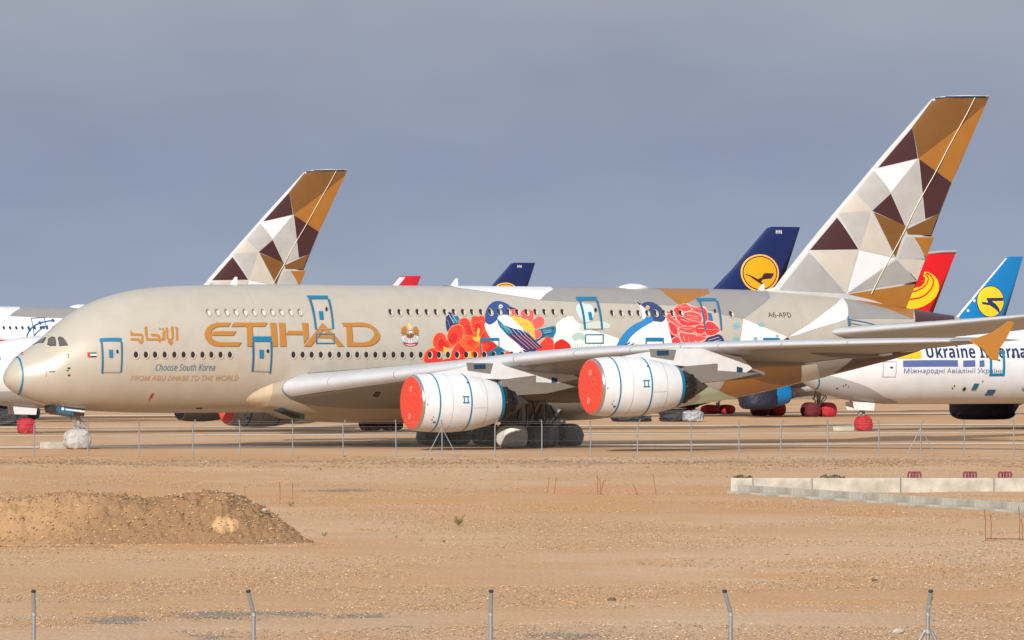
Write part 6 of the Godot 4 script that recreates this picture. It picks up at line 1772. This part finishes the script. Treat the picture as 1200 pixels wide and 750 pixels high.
	jet(r, {d = 5.64, zb = 1.95, length = 57.0, wing_at = 18.5, span = 29.0, chord = 11.5, engines = [[18.0, 9.4, 2.2, 0.85]], cowl = M.airframe_white, cover = M.cover_red, gear = [29.0, 5.3, [-0.9, 0.9]], nose_gear = 6.6, body = M.airframe_white})
	var rf := jet_fin(r, [[6.5, 45.2, 53.6], [15.59, 53.63, 57.45], [16.86, 54.79, 58.0], [16.96, 55.2, 58.05]], M.ib_red)
	patch(rf[1], "leading_edge_band", M.white, PackedVector2Array([Vector2(46.3, 7.5), Vector2(47.2, 7.5), Vector2(55.6, 16.8), Vector2(54.75, 16.75)]), rf[0].skin, 0.0)

func _ready() -> void:
	rng.seed = 1
	var cam := Camera3D.new()
	cam.name = "camera"
	cam.fov = 6.298
	cam.far = 12000.0
	cam.near = 1.0
	cam.position = Vector3(0, 6.05, 0)
	cam.rotation_degrees = Vector3(0.3447, 0, 0)
	add_child(cam)
	cam.current = true
	var env := Environment.new()
	env.background_mode = Environment.BG_SKY
	env.sky = Sky.new()
	env.sky.sky_material = cloudy_sky()
	env.background_energy_multiplier = 1.0
	env.tonemap_mode = Environment.TONE_MAPPER_LINEAR
	env.tonemap_exposure = 1.1
	env.sdfgi_enabled = true
	env.ssao_enabled = true
	env.ssil_enabled = true
	var we := WorldEnvironment.new()
	we.name = "world_environment"
	we.environment = env
	add_child(we)
	var sun := DirectionalLight3D.new()
	sun.name = "sun"
	sun.light_energy = 1.6
	sun.light_color = Color(1.0, 0.972, 0.93)
	sun.light_angular_distance = 0.5
	sun.shadow_enabled = true
	sun.directional_shadow_max_distance = 1500.0
	sun.rotation_degrees = Vector3(-24.0, -15.0, 0)
	add_child(sun)
	materials()
	ground()
	mound()
	var sandy := [Color(0.46, 0.32, 0.2), Color(0.40, 0.27, 0.16), Color(0.50, 0.38, 0.26), Color(0.30, 0.2, 0.13), Color(0.46, 0.30, 0.17), Color(0.36, 0.26, 0.18), Color(0.24, 0.16, 0.1), Color(0.28, 0.19, 0.12)]
	scatter("gravel", "loose pebbles and clods scattered over the sand", 240000, 2, func(r: RandomNumberGenerator) -> Vector3:
		var d := 112.0 + 225.0 * pow(r.randf(), 1.3)
		return Vector3(r.randf_range(-0.5, 0.5) * d * 0.19, 0.0, -d), 0.012, 0.06, sandy)
	scatter("clods", "rough strip of dark clods and stones along the fence line", 14000, 6, func(r: RandomNumberGenerator) -> Vector3:
		return Vector3(r.randf_range(-33, 33), 0.0, -(326.0 + r.randfn() * 7.0)), 0.03, 0.15, [Color(0.26, 0.175, 0.105), Color(0.2, 0.135, 0.085), Color(0.34, 0.23, 0.14)])
	var spots := [[108, 708, 26, 1.2], [143, 727, 18, 1.8], [143, 727, 14, 1.4], [252, 721, 24, 2.0], [252, 721, 20, 1.6], [335, 720, 18, 1.6], [240, 748, 19, 2.0], [432, 723, 22, 1.6], [460, 734, 24, 1.4], [660, 745, 20, 1.4], [560, 672, 16, 0.7], [405, 574, 15, 1.5], [385, 575, 24, 1.2]]  # centres of shadow patches on the sand, imitated by added dark stones
	scatter("shadow_stones", "dark grey stones added in patches as shadow on the foreground sand", 22000, 7, func(r: RandomNumberGenerator) -> Vector3:
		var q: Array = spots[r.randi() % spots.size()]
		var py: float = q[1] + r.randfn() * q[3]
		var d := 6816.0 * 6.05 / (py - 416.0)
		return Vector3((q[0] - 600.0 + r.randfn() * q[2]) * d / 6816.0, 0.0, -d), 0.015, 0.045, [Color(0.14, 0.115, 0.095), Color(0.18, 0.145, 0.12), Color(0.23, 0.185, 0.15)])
	parked_jets()
	fences()
	building_site()
	small_things()
